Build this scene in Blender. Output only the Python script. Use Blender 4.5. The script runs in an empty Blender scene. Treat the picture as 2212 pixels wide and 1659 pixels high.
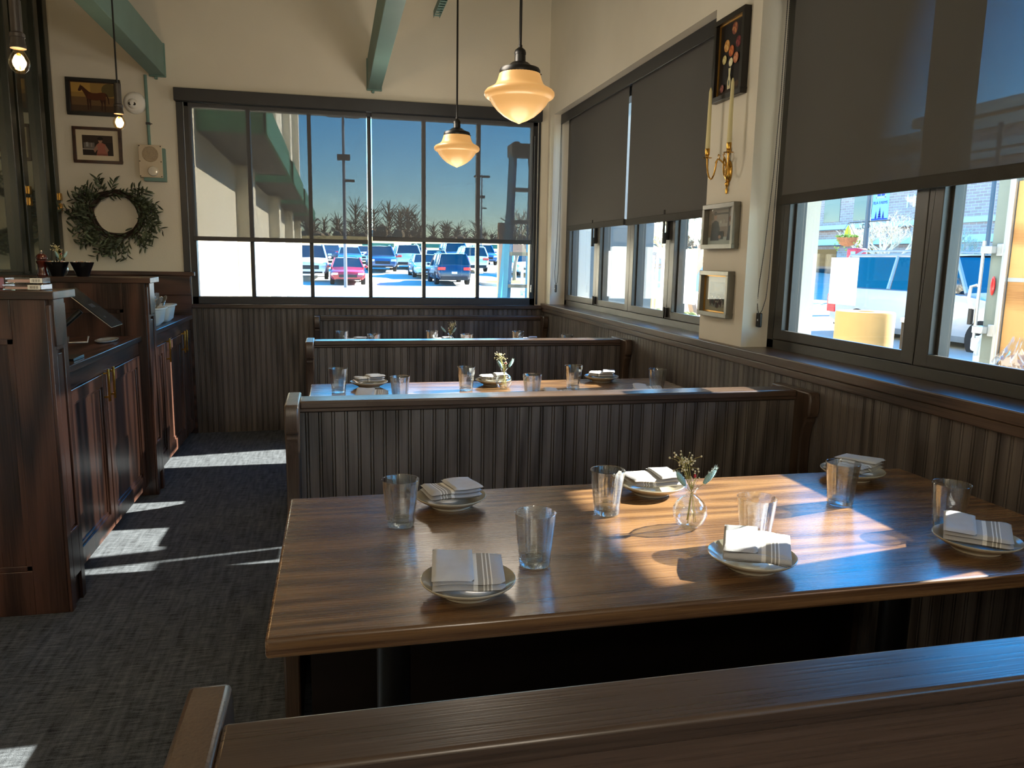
import bpy, math, random
from mathutils import Vector, Matrix
random.seed(7)
R = math.radians
SC = bpy.context.scene
COL = SC.collection

# ------------------------------------------------------------------ camera, sky, sun, exposure
def setup_view():
    yaw, pitch, roll = 0.2271, -0.1605, 0.0175
    cy, sy, cp, sp = math.cos(yaw), math.sin(yaw), math.cos(pitch), math.sin(pitch)
    f = Vector((sy*cp, cy*cp, sp)); r = Vector((cy, -sy, 0)); u = r.cross(f)
    r2 = math.cos(roll)*r + math.sin(roll)*u
    u2 = -math.sin(roll)*r + math.cos(roll)*u
    cam = bpy.data.cameras.new('camera'); o = bpy.data.objects.new('camera', cam); COL.objects.link(o)
    m = Matrix((r2, u2, -f)).transposed().to_4x4(); m.translation = Vector((0, 0, 1.34))
    o.matrix_world = m
    cam.sensor_width = 36; cam.lens = 36*1661/2212; cam.clip_start = 0.02; cam.clip_end = 600
    SC.camera = o
setup_view()
SUN_EL, SUN_AZ = 27.8, 9.0          # azimuth measured from +X (window side) towards +Y
sd = Vector((math.cos(R(SUN_EL))*math.cos(R(SUN_AZ)), math.cos(R(SUN_EL))*math.sin(R(SUN_AZ)), math.sin(R(SUN_EL))))
sl = bpy.data.lights.new('sun', 'SUN'); sl.energy = 44.0; sl.angle = R(0.6); sl.color = (1.0, 0.93, 0.82)
so = bpy.data.objects.new('sun', sl); COL.objects.link(so); so.rotation_euler = sd.to_track_quat('Z', 'Y').to_euler()
so.location = (12, 3, 10)
W = bpy.data.worlds.new('sky'); SC.world = W; W.use_nodes = True
wn = W.node_tree.nodes; bg = wn['Background']
sky = wn.new('ShaderNodeTexSky'); sky.sky_type = 'NISHITA'; sky.sun_disc = False
sky.sun_elevation = R(SUN_EL); sky.sun_rotation = R(90-SUN_AZ); sky.air_density = 1.0; sky.dust_density = 0.15; sky.ozone_density = 4.0
hs = wn.new('ShaderNodeHueSaturation'); hs.inputs['Saturation'].default_value = 1.45
W.node_tree.links.new(sky.outputs[0], hs.inputs['Color']); W.node_tree.links.new(hs.outputs[0], bg.inputs[0]); bg.inputs[1].default_value = 1.3
vs = SC.view_settings
vs.view_transform = 'Standard'; vs.look = 'None'; vs.gamma = 1.0; vs.use_curve_mapping = False; vs.exposure = 0.0
cyc = SC.cycles
cyc.max_bounces = 10; cyc.diffuse_bounces = 5; cyc.glossy_bounces = 5; cyc.transmission_bounces = 8; cyc.transparent_max_bounces = 40
cyc.caustics_reflective = False; cyc.caustics_refractive = False; cyc.sample_clamp_indirect = 4.0
cyc.use_denoising = True

# ------------------------------------------------------------------ mesh builder
class MB:
    def __init__(s): s.v = []; s.f = []; s.m = []; s.s = []
    def face(s, idx, mi=0, sm=False): s.f.append(idx); s.m.append(mi); s.s.append(sm)
    def add(s, pts):
        n = len(s.v); s.v.extend([tuple(p) for p in pts]); return n
    def poly(s, pts, mi=0):
        n = s.add(pts); s.face(list(range(n, n+len(pts))), mi); return s
    def box(s, x0, x1, y0, y1, z0, z1, mi=0):
        n = s.add([(x0,y0,z0),(x1,y0,z0),(x1,y1,z0),(x0,y1,z0),(x0,y0,z1),(x1,y0,z1),(x1,y1,z1),(x0,y1,z1)])
        for q in ((3,2,1,0),(4,5,6,7),(0,1,5,4),(1,2,6,5),(2,3,7,6),(3,0,4,7)): s.face([n+i for i in q], mi)
        return s
    def prism(s, poly, axis, a0, a1, mi=0, sm=False):
        def P(p, a):
            if axis == 'x': return (a, p[0], p[1])
            if axis == 'y': return (p[0], a, p[1])
            return (p[0], p[1], a)
        k = len(poly); n = s.add([P(p, a0) for p in poly]+[P(p, a1) for p in poly])
        s.face([n+i for i in range(k)][::-1], mi); s.face([n+k+i for i in range(k)], mi)
        for i in range(k):
            j = (i+1) % k; s.face([n+i, n+j, n+k+j, n+k+i], mi, sm)
        return s
    def lathe(s, prof, n=32, c=(0,0,0), mi=0, sm=True, fn=None, axis='z', cap=True):
        base = len(s.v)
        for i, (r, z) in enumerate(prof):
            for j in range(n):
                a = 2*math.pi*j/n; rr = fn(r, z, a, i) if fn else r
                x, y = rr*math.cos(a), rr*math.sin(a)
                if axis == 'z': p = (c[0]+x, c[1]+y, c[2]+z)
                elif axis == 'x': p = (c[0]+z, c[1]+x, c[2]+y)
                else: p = (c[0]+y, c[1]+z, c[2]+x)
                s.v.append(p)
        for i in range(len(prof)-1):
            for j in range(n):
                k = (j+1) % n
                s.face([base+i*n+j, base+i*n+k, base+(i+1)*n+k, base+(i+1)*n+j], mi, sm)
        if cap and prof[0][0] > 1e-6: s.face([base+j for j in range(n)][::-1], mi)
        if cap and prof[-1][0] > 1e-6: s.face([base+(len(prof)-1)*n+j for j in range(n)], mi)
        return s
    def tube(s, path, r, n=8, mi=0, caps=True, sm=True):
        path = [Vector(p) for p in path]; base = len(s.v); k = len(path)
        up = None
        for i, p in enumerate(path):
            t = (path[min(i+1, k-1)]-path[max(i-1, 0)]).normalized()
            if up is None:
                up = Vector((0,0,1)) if abs(t.z) < .9 else Vector((1,0,0))
            a = t.cross(up)
            if a.length < 1e-5: a = t.cross(Vector((0,1,0)))
            a.normalize(); b = a.cross(t).normalized(); up = b
            rr = r[i] if isinstance(r, (list, tuple)) else r
            for j in range(n):
                q = 2*math.pi*j/n
                s.v.append(tuple(p+a*rr*math.cos(q)+b*rr*math.sin(q)))
        for i in range(k-1):
            for j in range(n):
                l = (j+1) % n
                s.face([base+i*n+j, base+i*n+l, base+(i+1)*n+l, base+(i+1)*n+j], mi, sm)
        if caps:
            s.face([base+j for j in range(n)][::-1], mi); s.face([base+(k-1)*n+j for j in range(n)], mi)
        return s
    def ball(s, c, r, n=10, m=7, sc=(1,1,1), mi=0):
        base = len(s.v)
        for i in range(m+1):
            t = math.pi*i/m
            for j in range(n):
                a = 2*math.pi*j/n
                s.v.append((c[0]+r*sc[0]*math.sin(t)*math.cos(a), c[1]+r*sc[1]*math.sin(t)*math.sin(a), c[2]+r*sc[2]*math.cos(t)))
        for i in range(m):
            for j in range(n):
                k = (j+1) % n
                s.face([base+i*n+j, base+(i+1)*n+j, base+(i+1)*n+k, base+i*n+k], mi, True)
        return s
    def grid(s, fn, nu, nv, mi=0, sm=True):
        base = len(s.v)
        for i in range(nu+1):
            for j in range(nv+1): s.v.append(tuple(fn(i/nu, j/nv)))
        for i in range(nu):
            for j in range(nv):
                a = base+i*(nv+1)+j; s.face([a, a+nv+1, a+nv+2, a+1], mi, sm)
        return s
    def loft(s, rings, mi=0, sm=True, caps=True):
        k = len(rings[0]); base = len(s.v)
        for rg in rings: s.v.extend([tuple(p) for p in rg])
        for i in range(len(rings)-1):
            for j in range(k):
                l = (j+1) % k
                s.face([base+i*k+j, base+i*k+l, base+(i+1)*k+l, base+(i+1)*k+j], mi, sm)
        if caps:
            s.face([base+j for j in range(k)][::-1], mi); s.face([base+(len(rings)-1)*k+j for j in range(k)], mi)
        return s
    def xf(s, M, start=0):
        for i in range(start, len(s.v)): s.v[i] = tuple(M @ Vector(s.v[i]))
        return s
    def build(s, name, mats, parent=None, bevel=0, seg=2, sharp=40, loc=None, fix=True):
        me = bpy.data.meshes.new(name); me.from_pydata(s.v, [], s.f)
        for mt in (mats if isinstance(mats, (list, tuple)) else [mats]): me.materials.append(mt)
        me.polygons.foreach_set('material_index', s.m); me.polygons.foreach_set('use_smooth', s.s)
        if fix:
            import bmesh
            b = bmesh.new(); b.from_mesh(me); bmesh.ops.remove_doubles(b, verts=b.verts, dist=1e-6)
            bmesh.ops.recalc_face_normals(b, faces=b.faces); b.to_mesh(me); b.free()
        me.update(); me.set_sharp_from_angle(angle=R(sharp))
        o = bpy.data.objects.new(name, me); COL.objects.link(o)
        if parent: o.parent = parent
        if loc: o.location = loc
        if bevel:
            md = o.modifiers.new('bevel', 'BEVEL'); md.width = bevel; md.segments = seg; md.limit_method = 'ANGLE'; md.angle_limit = R(35)
            md.harden_normals = False
        return o

def tag(o, label=None, cat=None, group=None, kind=None):
    if label: o['label'] = label
    if cat: o['category'] = cat
    if group: o['group'] = group
    if kind: o['kind'] = kind
    return o
def empty(name, loc=(0,0,0), rz=0, label=None, cat=None, group=None):
    o = bpy.data.objects.new(name, None); COL.objects.link(o); o.location = loc; o.rotation_euler = (0, 0, rz); o.empty_display_size = .05
    return tag(o, label, cat, group)
def struct(o, label=None): return tag(o, label, None, None, 'structure')
KIDS = {}
def copy_tree(o, parent=None):
    c = o.copy(); COL.objects.link(c)
    if parent: c.parent = parent
    for ch in list(o.children): copy_tree(ch, c)
    return c

# ------------------------------------------------------------------ materials
def srgb(h):
    if isinstance(h, str): h = [int(h[i:i+2], 16) for i in (0, 2, 4)]
    return tuple((x/255/12.92 if x/255 <= .04045 else ((x/255+.055)/1.055)**2.4) for x in h)+(1,)
def mat(name, col, rough=.5, metal=0, spec=.5, emit=None, es=0, coat=0, trans=0, sss=0):
    m = bpy.data.materials.new(name); m.use_nodes = True
    p = m.node_tree.nodes['Principled BSDF']
    c = srgb(col) if (isinstance(col, str) or max(col) > 1) else tuple(col)+(1,)
    p.inputs['Base Color'].default_value = c; p.inputs['Roughness'].default_value = rough; p.inputs['Metallic'].default_value = metal
    p.inputs['Specular IOR Level'].default_value = spec; p.inputs['Coat Weight'].default_value = coat
    p.inputs['Transmission Weight'].default_value = trans
    if emit is not None:
        p.inputs['Emission Color'].default_value = srgb(emit) if (isinstance(emit, str) or max(emit) > 1) else tuple(emit)+(1,)
        p.inputs['Emission Strength'].default_value = es
    return m
class NT:
    def __init__(s, m): s.t = m.node_tree; s.n = s.t.nodes; s.l = s.t.links
    def node(s, ty, **kw):
        n = s.n.new(ty)
        for k, v in kw.items():
            if k.startswith('i_'):
                key = k[2:]; key = int(key) if key.isdigit() else key
                n.inputs[key].default_value = v
            else: setattr(n, k, v)
        return n
    def link(s, a, b): s.l.new(a, b)
    def math(s, op, a, b=None):
        n = s.n.new('ShaderNodeMath'); n.operation = op
        for i, x in enumerate((a, b)):
            if x is None: continue
            if hasattr(x, 'default_value') or hasattr(x, 'links'): s.l.new(x, n.inputs[i])
            else: n.inputs[i].default_value = x
        return n.outputs[0]
    def ramp(s, fac, stops, interp='LINEAR'):
        n = s.n.new('ShaderNodeValToRGB'); n.color_ramp.interpolation = interp
        e = n.color_ramp.elements
        while len(e) < len(stops): e.new(0.5)
        for i, (p, c) in enumerate(stops):
            e[i].position = p; e[i].color = c if len(c) == 4 else tuple(c)+(1,)
        s.l.new(fac, n.inputs[0]); return n.outputs[0]
def noisy(name, col, var=.12, scale=8, rough=.6, bump=.1, bscale=60, spec=.3, metal=0, coat=0):
    """plain surface with slight colour mottling and a fine bump"""
    m = mat(name, col, rough, metal, spec, coat=coat); k = NT(m); p = k.n['Principled BSDF']
    tc = k.node('ShaderNodeTexCoord'); n1 = k.node('ShaderNodeTexNoise', i_Scale=scale, i_Detail=3.0); k.link(tc.outputs['Object'], n1.inputs['Vector'])
    c = p.inputs['Base Color'].default_value[:3]
    k.link(k.ramp(n1.outputs[0], [(.3, tuple(x*(1-var) for x in c)), (.7, tuple(min(1, x*(1+var)) for x in c))]), p.inputs['Base Color'])
    if bump:
        n2 = k.node('ShaderNodeTexNoise', i_Scale=bscale, i_Detail=2.0); k.link(tc.outputs['Object'], n2.inputs['Vector'])
        b = k.node('ShaderNodeBump', i_Strength=bump, i_Distance=.01); k.link(n2.outputs[0], b.inputs['Height']); k.link(b.outputs[0], p.inputs['Normal'])
    return m
def wood(name, dark, light, axis='x', rough=.4, ring=3.0, rings=16, coat=0.0, spec=.4, amt=1.0, bump=.25, rad=True, streak=.2):
    m = mat(name, light, rough, spec=spec, coat=coat); k = NT(m); p = k.n['Principled BSDF']
    p.inputs['Coat Roughness'].default_value = .18
    tc = k.node('ShaderNodeTexCoord'); oi = k.node('ShaderNodeObjectInfo')
    vm = k.node('ShaderNodeVectorMath', operation='SCALE'); vm.inputs[0].default_value = (3.1, 5.3, 7.7)
    if rad: k.link(oi.outputs['Random'], vm.inputs['Scale'])
    else: vm.inputs['Scale'].default_value = .37
    ad = k.node('ShaderNodeVectorMath', operation='ADD'); k.link(tc.outputs['Object'], ad.inputs[0]); k.link(vm.outputs[0], ad.inputs[1])
    i = 'xyz'.index(axis)
    sc = [1, 1, 1]; sc[i] = .12
    mp = k.node('ShaderNodeMapping'); mp.inputs['Scale'].default_value = sc; k.link(ad.outputs[0], mp.inputs[0])
    n1 = k.node('ShaderNodeTexNoise', i_Scale=ring, i_Detail=1.5, i_Roughness=.45, i_Distortion=.25); k.link(mp.outputs[0], n1.inputs['Vector'])
    rg = k.math('SINE', k.math('MULTIPLY', n1.outputs[0], rings*6.28))
    rg = k.math('ADD', k.math('MULTIPLY', rg, .5), .5)
    sc2 = [260, 260, 260]; sc2[i] = 5
    mp2 = k.node('ShaderNodeMapping'); mp2.inputs['Scale'].default_value = sc2; k.link(ad.outputs[0], mp2.inputs[0])
    n2 = k.node('ShaderNodeTexNoise', i_Scale=1.0, i_Detail=2.0); k.link(mp2.outputs[0], n2.inputs['Vector'])
    sc3 = [30, 30, 30]; sc3[i] = 1.2
    mp3 = k.node('ShaderNodeMapping'); mp3.inputs['Scale'].default_value = sc3; k.link(ad.outputs[0], mp3.inputs[0])
    n3 = k.node('ShaderNodeTexNoise', i_Scale=1.0, i_Detail=3.0); k.link(mp3.outputs[0], n3.inputs['Vector'])
    f = k.math('ADD', k.math('MULTIPLY', rg, .40*amt), k.math('MULTIPLY', n2.outputs[0], .45))
    f = k.math('ADD', f, k.math('MULTIPLY', n3.outputs[0], streak))
    d = srgb(dark); l = srgb(light)
    k.link(k.ramp(f, [(.22+streak*.2, d[:3]), (.68+streak*.4, l[:3])]), p.inputs['Base Color'])
    h = k.math('ADD', k.math('MULTIPLY', n2.outputs[0], .7), k.math('MULTIPLY', rg, .3*amt))
    b = k.node('ShaderNodeBump', i_Strength=bump, i_Distance=.0015); k.link(h, b.inputs['Height']); k.link(b.outputs[0], p.inputs['Normal'])
    k.link(k.math('ADD', k.math('MULTIPLY', n2.outputs[0], .25), rough-.12), p.inputs['Roughness'])
    return m
def clear_glass(name, tint=(.97,.985,.98), ior=1.5, rough=0.0, boost=1.0):
    """thin clear glass: see-through with Fresnel reflection"""
    m = bpy.data.materials.new(name); m.use_nodes = True; k = NT(m)
    k.n.remove(k.n['Principled BSDF']); out = k.n['Material Output']
    tr = k.node('ShaderNodeBsdfTransparent'); tr.inputs[0].default_value = tuple(tint)+(1,)
    gl = k.node('ShaderNodeBsdfGlossy', i_Roughness=rough); gl.inputs[0].default_value = (1,1,1,1)
    lw = k.node('ShaderNodeLayerWeight', i_Blend=.5); f0 = ((ior-1)/(ior+1))**2; mx = k.node('ShaderNodeMixShader')
    k.link(k.math('MINIMUM', k.math('MULTIPLY', k.math('ADD', k.math('MULTIPLY', k.math('POWER', lw.outputs['Facing'], 5.0), 1-f0), f0), boost), 1.0), mx.inputs[0]); k.link(tr.outputs[0], mx.inputs[1]); k.link(gl.outputs[0], mx.inputs[2]); k.link(mx.outputs[0], out.inputs[0])
    return m
def mesh_fabric(name, col, t0, lo, hi, rough=.9, weave=900, var=.5):
    """woven solar screen: openness t0 seen square-on, closing towards grazing angles because of its yarn thickness"""
    m = bpy.data.materials.new(name); m.use_nodes = True; k = NT(m); p = k.n['Principled BSDF']; out = k.n['Material Output']
    p.inputs['Base Color'].default_value = srgb(col); p.inputs['Roughness'].default_value = rough; p.inputs['Specular IOR Level'].default_value = .2
    lw = k.node('ShaderNodeLayerWeight', i_Blend=.5)
    c = k.math('SUBTRACT', 1.0, lw.outputs['Facing'])
    mr = k.node('ShaderNodeMapRange', i_1=lo, i_2=hi, i_3=0.0, i_4=t0); k.link(c, mr.inputs[0])
    tc = k.node('ShaderNodeTexCoord'); mp = k.node('ShaderNodeMapping'); mp.inputs['Scale'].default_value = (weave*.25, weave*.25, weave*.08); k.link(tc.outputs['Object'], mp.inputs[0])
    n = k.node('ShaderNodeTexNoise', i_Scale=1.0, i_Detail=2.0); k.link(mp.outputs[0], n.inputs['Vector'])
    t = k.math('MULTIPLY', mr.outputs[0], k.math('ADD', k.math('MULTIPLY', n.outputs[0], var*2), 1-var))
    tr = k.node('ShaderNodeBsdfTransparent'); mx = k.node('ShaderNodeMixShader')
    k.link(t, mx.inputs[0]); k.link(p.outputs[0], mx.inputs[1]); k.link(tr.outputs[0], mx.inputs[2]); k.link(mx.outputs[0], out.inputs[0])
    return m

M = {}
M['bench'] = wood('dark_oak_bench', '3b3531', '6f6761', 'z', rough=.36, ring=2.6, rings=9, spec=.5, amt=.7)
M['benchx'] = wood('dark_oak_cap', '33271f', '584538', 'x', rough=.30, ring=2.6, rings=8, spec=.5, amt=.6, coat=.12)
M['sillw'] = wood('dark_oak_sill', '2a1f19', '665244', 'y', rough=.34, ring=2.6, rings=9, spec=.5, amt=.6, coat=.15)
M['benchend'] = wood('oak_end_board', '33271f', '604d3f', 'z', rough=.33, ring=2.6, rings=9, spec=.5, amt=.5)
M['table'] = wood('table_oak', '4f3826', '947049', 'x', rough=.27, ring=3.4, rings=15, spec=.5, coat=.35, amt=.55, streak=.14)
M['cab'] = wood('cabinet_oak', '1b100d', '54382d', 'z', rough=.33, ring=2.8, rings=8, spec=.5, coat=.15)
M['caby'] = wood('cabinet_oak_rail', '1b100d', '54382d', 'y', rough=.33, ring=3.5, rings=12, spec=.5, coat=.15)
M['cabx'] = wood('cabinet_oak_cap', '1b100d', '52382d', 'x', rough=.33, ring=3.0, rings=9, spec=.5, coat=.15)
M['wall'] = noisy('cream_paint', 'dfdacb', .03, 3, .75, .05, 90)
M['jamb'] = noisy('white_paint', 'd9d5c8', .02, 3, .6, .03, 90)
M['teal'] = noisy('teal_paint', '6f8f88', .05, 4, .5, .04, 60)
M['ceil'] = noisy('ceiling_paint', 'dcd8cc', .03, 3, .8, 0)
M['bronze'] = noisy('dark_bronze', '24262a', .08, 12, .42, .03, 200, spec=.5)
M['alu'] = noisy('bronze_sash', '3c3b38', .06, 10, .38, .02, 200, spec=.5)
M['black'] = mat('black_metal', '0c0b0b', .4, spec=.5)
M['brass'] = mat('brass', 'c79a4a', .22, 1)
M['pane'] = clear_glass('window_glass', (.95,.97,.96), 1.45, 0, .8)
M['tumbler'] = clear_glass('tumbler_glass', (.965,.98,.978), 1.62, .03, 1.5)
M['seat'] = noisy('navy_vinyl', '0e1a22', .1, 9, .45, .08, 80)
M['white'] = mat('white', 'f2f1ec', .5)
# ------------------------------------------------------------------ room shell
XW, YB, XL, YN, ZC = 1.67, 6.10, -1.90, -3.6, 4.1
def carpet():
    m = mat('carpet', '2a3038', .95, spec=.15); k = NT(m); p = k.n['Principled BSDF']
    tc = k.node('ShaderNodeTexCoord')
    mp = k.node('ShaderNodeMapping'); mp.inputs['Scale'].default_value = (14, 130, 1); k.link(tc.outputs['Object'], mp.inputs[0])
    n1 = k.node('ShaderNodeTexNoise', i_Scale=1.0, i_Detail=4.0, i_Roughness=.7); k.link(mp.outputs[0], n1.inputs['Vector'])
    mp2 = k.node('ShaderNodeMapping'); mp2.inputs['Scale'].default_value = (60, 6, 1); k.link(tc.outputs['Object'], mp2.inputs[0])
    n2 = k.node('ShaderNodeTexNoise', i_Scale=1.0, i_Detail=3.0); k.link(mp2.outputs[0], n2.inputs['Vector'])
    n3 = k.node('ShaderNodeTexNoise', i_Scale=420.0, i_Detail=2.0); k.link(tc.outputs['Object'], n3.inputs['Vector'])
    f = k.math('ADD', k.math('MULTIPLY', n1.outputs[0], .5), k.math('MULTIPLY', n2.outputs[0], .25)); f = k.math('ADD', f, k.math('MULTIPLY', n3.outputs[0], .3))
    k.link(k.ramp(f, [(.38, srgb('0c0e12')[:3]), (.68, srgb('6c7279')[:3])]), p.inputs['Base Color'])
    b = k.node('ShaderNodeBump', i_Strength=.9, i_Distance=.004); k.link(f, b.inputs['Height']); k.link(b.outputs[0], p.inputs['Normal'])
    return m
struct(MB().box(XL-.1, XW+.3, YN, YB+.2, -.12, 0).build('floor', carpet()), 'dark charcoal loop carpet running down the aisle')
struct(MB().box(XL-.1, XW+.35, YN-.1, YB+.25, ZC, ZC+.1).build('ceiling', M['ceil']))
# right wall: dado, lintel, pillars (window openings stay open)
ZS, ZH = .955, 2.446
def piers(m):
    m.box(XW, 2.0, YN, YB+.25, 0, ZS); m.box(XW, 2.0, YN, YB+.25, ZH, ZC)
    m.box(XW, 2.0, YN, -2.35, ZS, ZH); m.box(XW, 2.0, .05, .62, ZS, ZH); m.box(XW, 2.0, 2.94, 3.33, ZS, ZH); m.box(XW, 2.0, 5.94, YB+.25, ZS, ZH)
wr = MB(); piers(wr)
struct(wr.build('wall_right', M['wall']), 'cream wall with pillars between the folding windows')
# back wall with opening x -1.03..1.59, z .95..2.42
wb = MB().box(XL-.1, XW, YB, YB+.25, 0, .95).box(XL-.1, XW, YB, YB+.25, 2.42, ZC).box(XL-.1, -1.03, YB, YB+.25, .95, 2.42).box(1.59, XW, YB, YB+.25, .95, 2.42)
struct(wb.build('wall_back', M['wall']), 'cream end wall above the wide divided window')
struct(MB().box(XL-.1, XL, YN, YB, 0, ZC).build('wall_left', M['wall']))
struct(MB().box(XL-.1, XW+.3, YN-.1, YN, 0, ZC).build('wall_front', M['wall']))

# ---- bead board helper: profile along u, grooves cut into the face (depth towards +n)
def bead_profile(u0, u1, pitch=.04, g=.0036, gap=.0085, d=.0055):
    pts = [(u0, 0)]; u = u0+pitch*.5
    while u < u1-.012:
        for c in (u-gap/2, u+gap/2): pts += [(c-g/2, 0), (c, d), (c+g/2, 0)]
        u += pitch
    pts.append((u1, 0)); return pts
def bead(mb, axis, u0, u1, z0, z1, face, sgn, thick=.012, **kw):
    """axis 'x': board runs along x with its face at y=face, looking towards -sgn*y"""
    pr = bead_profile(u0, u1, **kw)
    poly = [(u, face+sgn*d) for u, d in pr]+[(u1, face+sgn*thick), (u0, face+sgn*thick)]
    if axis == 'x': mb.prism(poly, 'z', z0, z1)
    else: mb.prism([(b, a) for a, b in poly], 'z', z0, z1)
    return mb
# right wainscot: boarding + sill
w = MB(); bead(w, 'y', -2.5, YB-.012, 0.0, .955, XW-.014, 1)
w = w.build('trim_1', M['bench']); struct(w, 'dark beaded wainscot under the windows')
s = MB().box(XW-.035, 1.815, -2.5, YB, .955, .991).box(XW-.028, XW-.013, -2.5, YB-.012, .925, .955)
struct(s.build('trim_2', M['sillw'], bevel=.004), 'dark oak window sill along the booths')
w = MB(); bead(w, 'x', XL, XW-.014, 0.0, .945, YB-.013, 1)
struct(w.build('trim_3', M['bench']), 'dark beaded wainscot behind the farthest bench')
t = MB().box(-1.03, XW-.03, YB-.035, YB+.05, .945, .975)
struct(t.build('trim_4', M['benchx'], bevel=.004), 'dark oak ledge under the end window')
t = MB().box(XL, -1.03, YB-.03, YB-.0001, 0.0, 1.18).box(XL, -1.0, YB-.045, YB, 1.18, 1.21).box(XL, -1.03, YB-.04, YB-.03, 1.04, 1.18)
struct(t.build('trim_5', M['cabx'], bevel=.004), 'taller dark wood dado below the wreath')

# ---- end window (window_1)
wroot = empty('window_1', (0, YB, 0)); struct(wroot, 'wide end window with six lights and half lowered dark shades')
fr = MB(); y0, y1 = .02, .10
fr.box(-1.03, -.985, y0, y1, .975, 2.42).box(1.545, 1.59, y0, y1, .975, 2.42).box(-1.03, 1.59, y0, y1, .975, 1.03).box(-1.03, 1.59, y0, y1, 2.38, 2.42)
for x in (-.597, -.166, .274, .69, 1.12): fr.box(x-.014, x+.014, y0+.02, y1, 1.03, 2.38)
fr.build('window_frame', M['bronze'], wroot, bevel=.003)
MB().box(-1.0, 1.56, .062, .068, 1.03, 2.38).build('pane', M['pane'], wroot)
h = MB().box(-1.08, 1.605, -.06, .0, 2.405, 2.492); h.box(-1.075, -1.03, -.012, 0, 1.21, 2.405).box(1.59, 1.607, -.012, 0, .98, 2.405)
o = h.build('trim_6', M['bronze'], bevel=.003); o.location = (0, YB, 0); struct(o, 'black casing over and beside the end window')

# ---- folding windows in the right wall
def folding(name, ya, yb, splits, label):
    root = empty(name, (1.79, 0, 0)); struct(root, label)
    f = MB(); X0, X1 = 0.0, .085
    f.box(X0, X1, ya, ya+.05, .991, ZH).box(X0, X1, yb-.05, yb, .991, ZH).box(X0, X1, ya, yb, .991, 1.03).box(X0, X1, ya, yb, 2.40, ZH)
    f.build('window_frame', M['alu'], root, bevel=.003)
    ys = [ya+.05]+splits+[yb-.05]
    for i in range(len(ys)-1):
        a, b = ys[i]+.003, ys[i+1]-.003; q = MB()
        q.box(X0-.004, X1-.01, a, a+.055, 1.033, 2.397).box(X0-.004, X1-.01, b-.055, b, 1.033, 2.397)
        q.box(X0-.004, X0+.012, a, b, 1.033, 1.072).box(X0+.012, X1-.01, a, b, 1.033, 1.056).box(X0-.004, X1-.01, a, b, 2.34, 2.397)
        q.box(X0+.02, X1-.03, a+.055, a+.068, 1.056, 2.34).box(X0+.02, X1-.03, b-.068, b-.055, 1.056, 2.34)
        so_ = q.build('window_sash', M['alu'], root, bevel=.002)
        MB().box(.036, .042, a+.05, b-.05, 1.05, 2.345).build('pane', M['pane'], so_)
    for i, y in enumerate(splits):
        if i % 2 == 0 or len(splits) == 1:
            MB().box(-.02, -.004, y-.022, y+.022, 1.04, 1.092).box(-.026, -.018, y-.008, y+.008, 1.035, 1.096).build('hinge', M['black'], root, bevel=.002)
            hb = MB().box(-.022, -.004, y+.006, y+.026, 1.46, 1.66); hb.box(-.042, -.022, y+.01, y+.022, 1.44, 1.50).tube([(-.036, y+.016, 1.44), (-.036, y+.016, 1.62)], .007, 8)
            hb.build('handle', M['black'], root, bevel=.002)
    return root
folding('window_2', 3.33, 5.94, [3.965, 4.55, 5.175], 'bank of four folding sashes beyond the cream pillar')
folding('window_3', .62, 2.94, [1.345, 2.077], 'folding window bank nearest the front table')
folding('window_4', -2.35, .05, [-1.55, -.75], 'folding window bank behind the viewer')

# shade boxes in the reveals
for n, (a, b) in enumerate(((3.335, 5.935), (.625, 2.935))):
    o = MB().box(1.722, 1.73, a, b, 2.372, ZH-.001).build('shade_box', M['bronze'], bevel=.003)
    tag(o, ['long dark fascia box over the far pair of roller shades', 'dark fascia box above the near roller shade'][n], 'shade box', None)

# roller shades
M['scr_back'] = mesh_fabric('solar_screen_end', '58595b', .056, .2, .9)
M['scr_side'] = mesh_fabric('solar_screen_side', '5c5b59', .10, .60, .96)
def shade(axis, a, b, z0, z1, fixed, mt, label, group):
    root = empty('roller_shade', ((a+b)/2, fixed, z0) if axis == 'x' else (fixed, (a+b)/2, z0), 0, label, 'roller shade', group)
    L = (b-a)/2; H = z1-z0
    if axis == 'x':
        MB().grid(lambda u, v: ((u*2-1)*L, 0, .03+v*(H-.03)), 12, 12).build('screen_fabric', mt, root)
        MB().box(-L-.003, L+.003, -.008, .008, 0, .032).build('hem_bar', M['bronze'], root, bevel=.002)
        MB().tube([(-L, -.012, H+.02), (L, -.012, H+.02)], .02, 14).build('roller', M['bronze'], root)
    else:
        MB().grid(lambda u, v: (0, (u*2-1)*L, .036+v*(H-.036)), 12, 12).build('screen_fabric', mt, root)
        MB().box(-.008, .008, -L-.003, L+.003, 0, .038).build('hem_bar', M['hem'], root, bevel=.002)
        MB().tube([(.012, -L, H+.01), (.012, L, H+.01)], .022, 14).build('roller', M['bronze'], root)
    return root
M['hem'] = noisy('hem_cloth', '37352f', .05, 30, .8, .1, 300)
shade('x', -.995, .252, 1.436, 2.40, YB-.012, M['scr_back'], 'half lowered dark screen on the end window, toward the wreath', None)
shade('x', .292, 1.545, 1.462, 2.40, YB-.012, M['scr_back'], 'half lowered dark screen on the end window, toward the room corner', None)
shade('y', 4.585, 5.775, 1.562, 2.40, 1.755, M['scr_side'], 'dark roller shade on the far side window, next to the room corner', None)
shade('y', 3.345, 4.545, 1.558, 2.40, 1.755, M['scr_side'], 'dark roller shade on the far side window, next to the pillar', None)
shade('y', .66, 2.845, 1.574, 2.40, 1.755, M['scr_side'], 'large dark roller shade over the front table window', None)
shade('y', -2.3, .0, 1.574, 2.40, 1.755, M['scr_side'], 'dark roller shade on the window behind the viewer', None)

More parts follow.
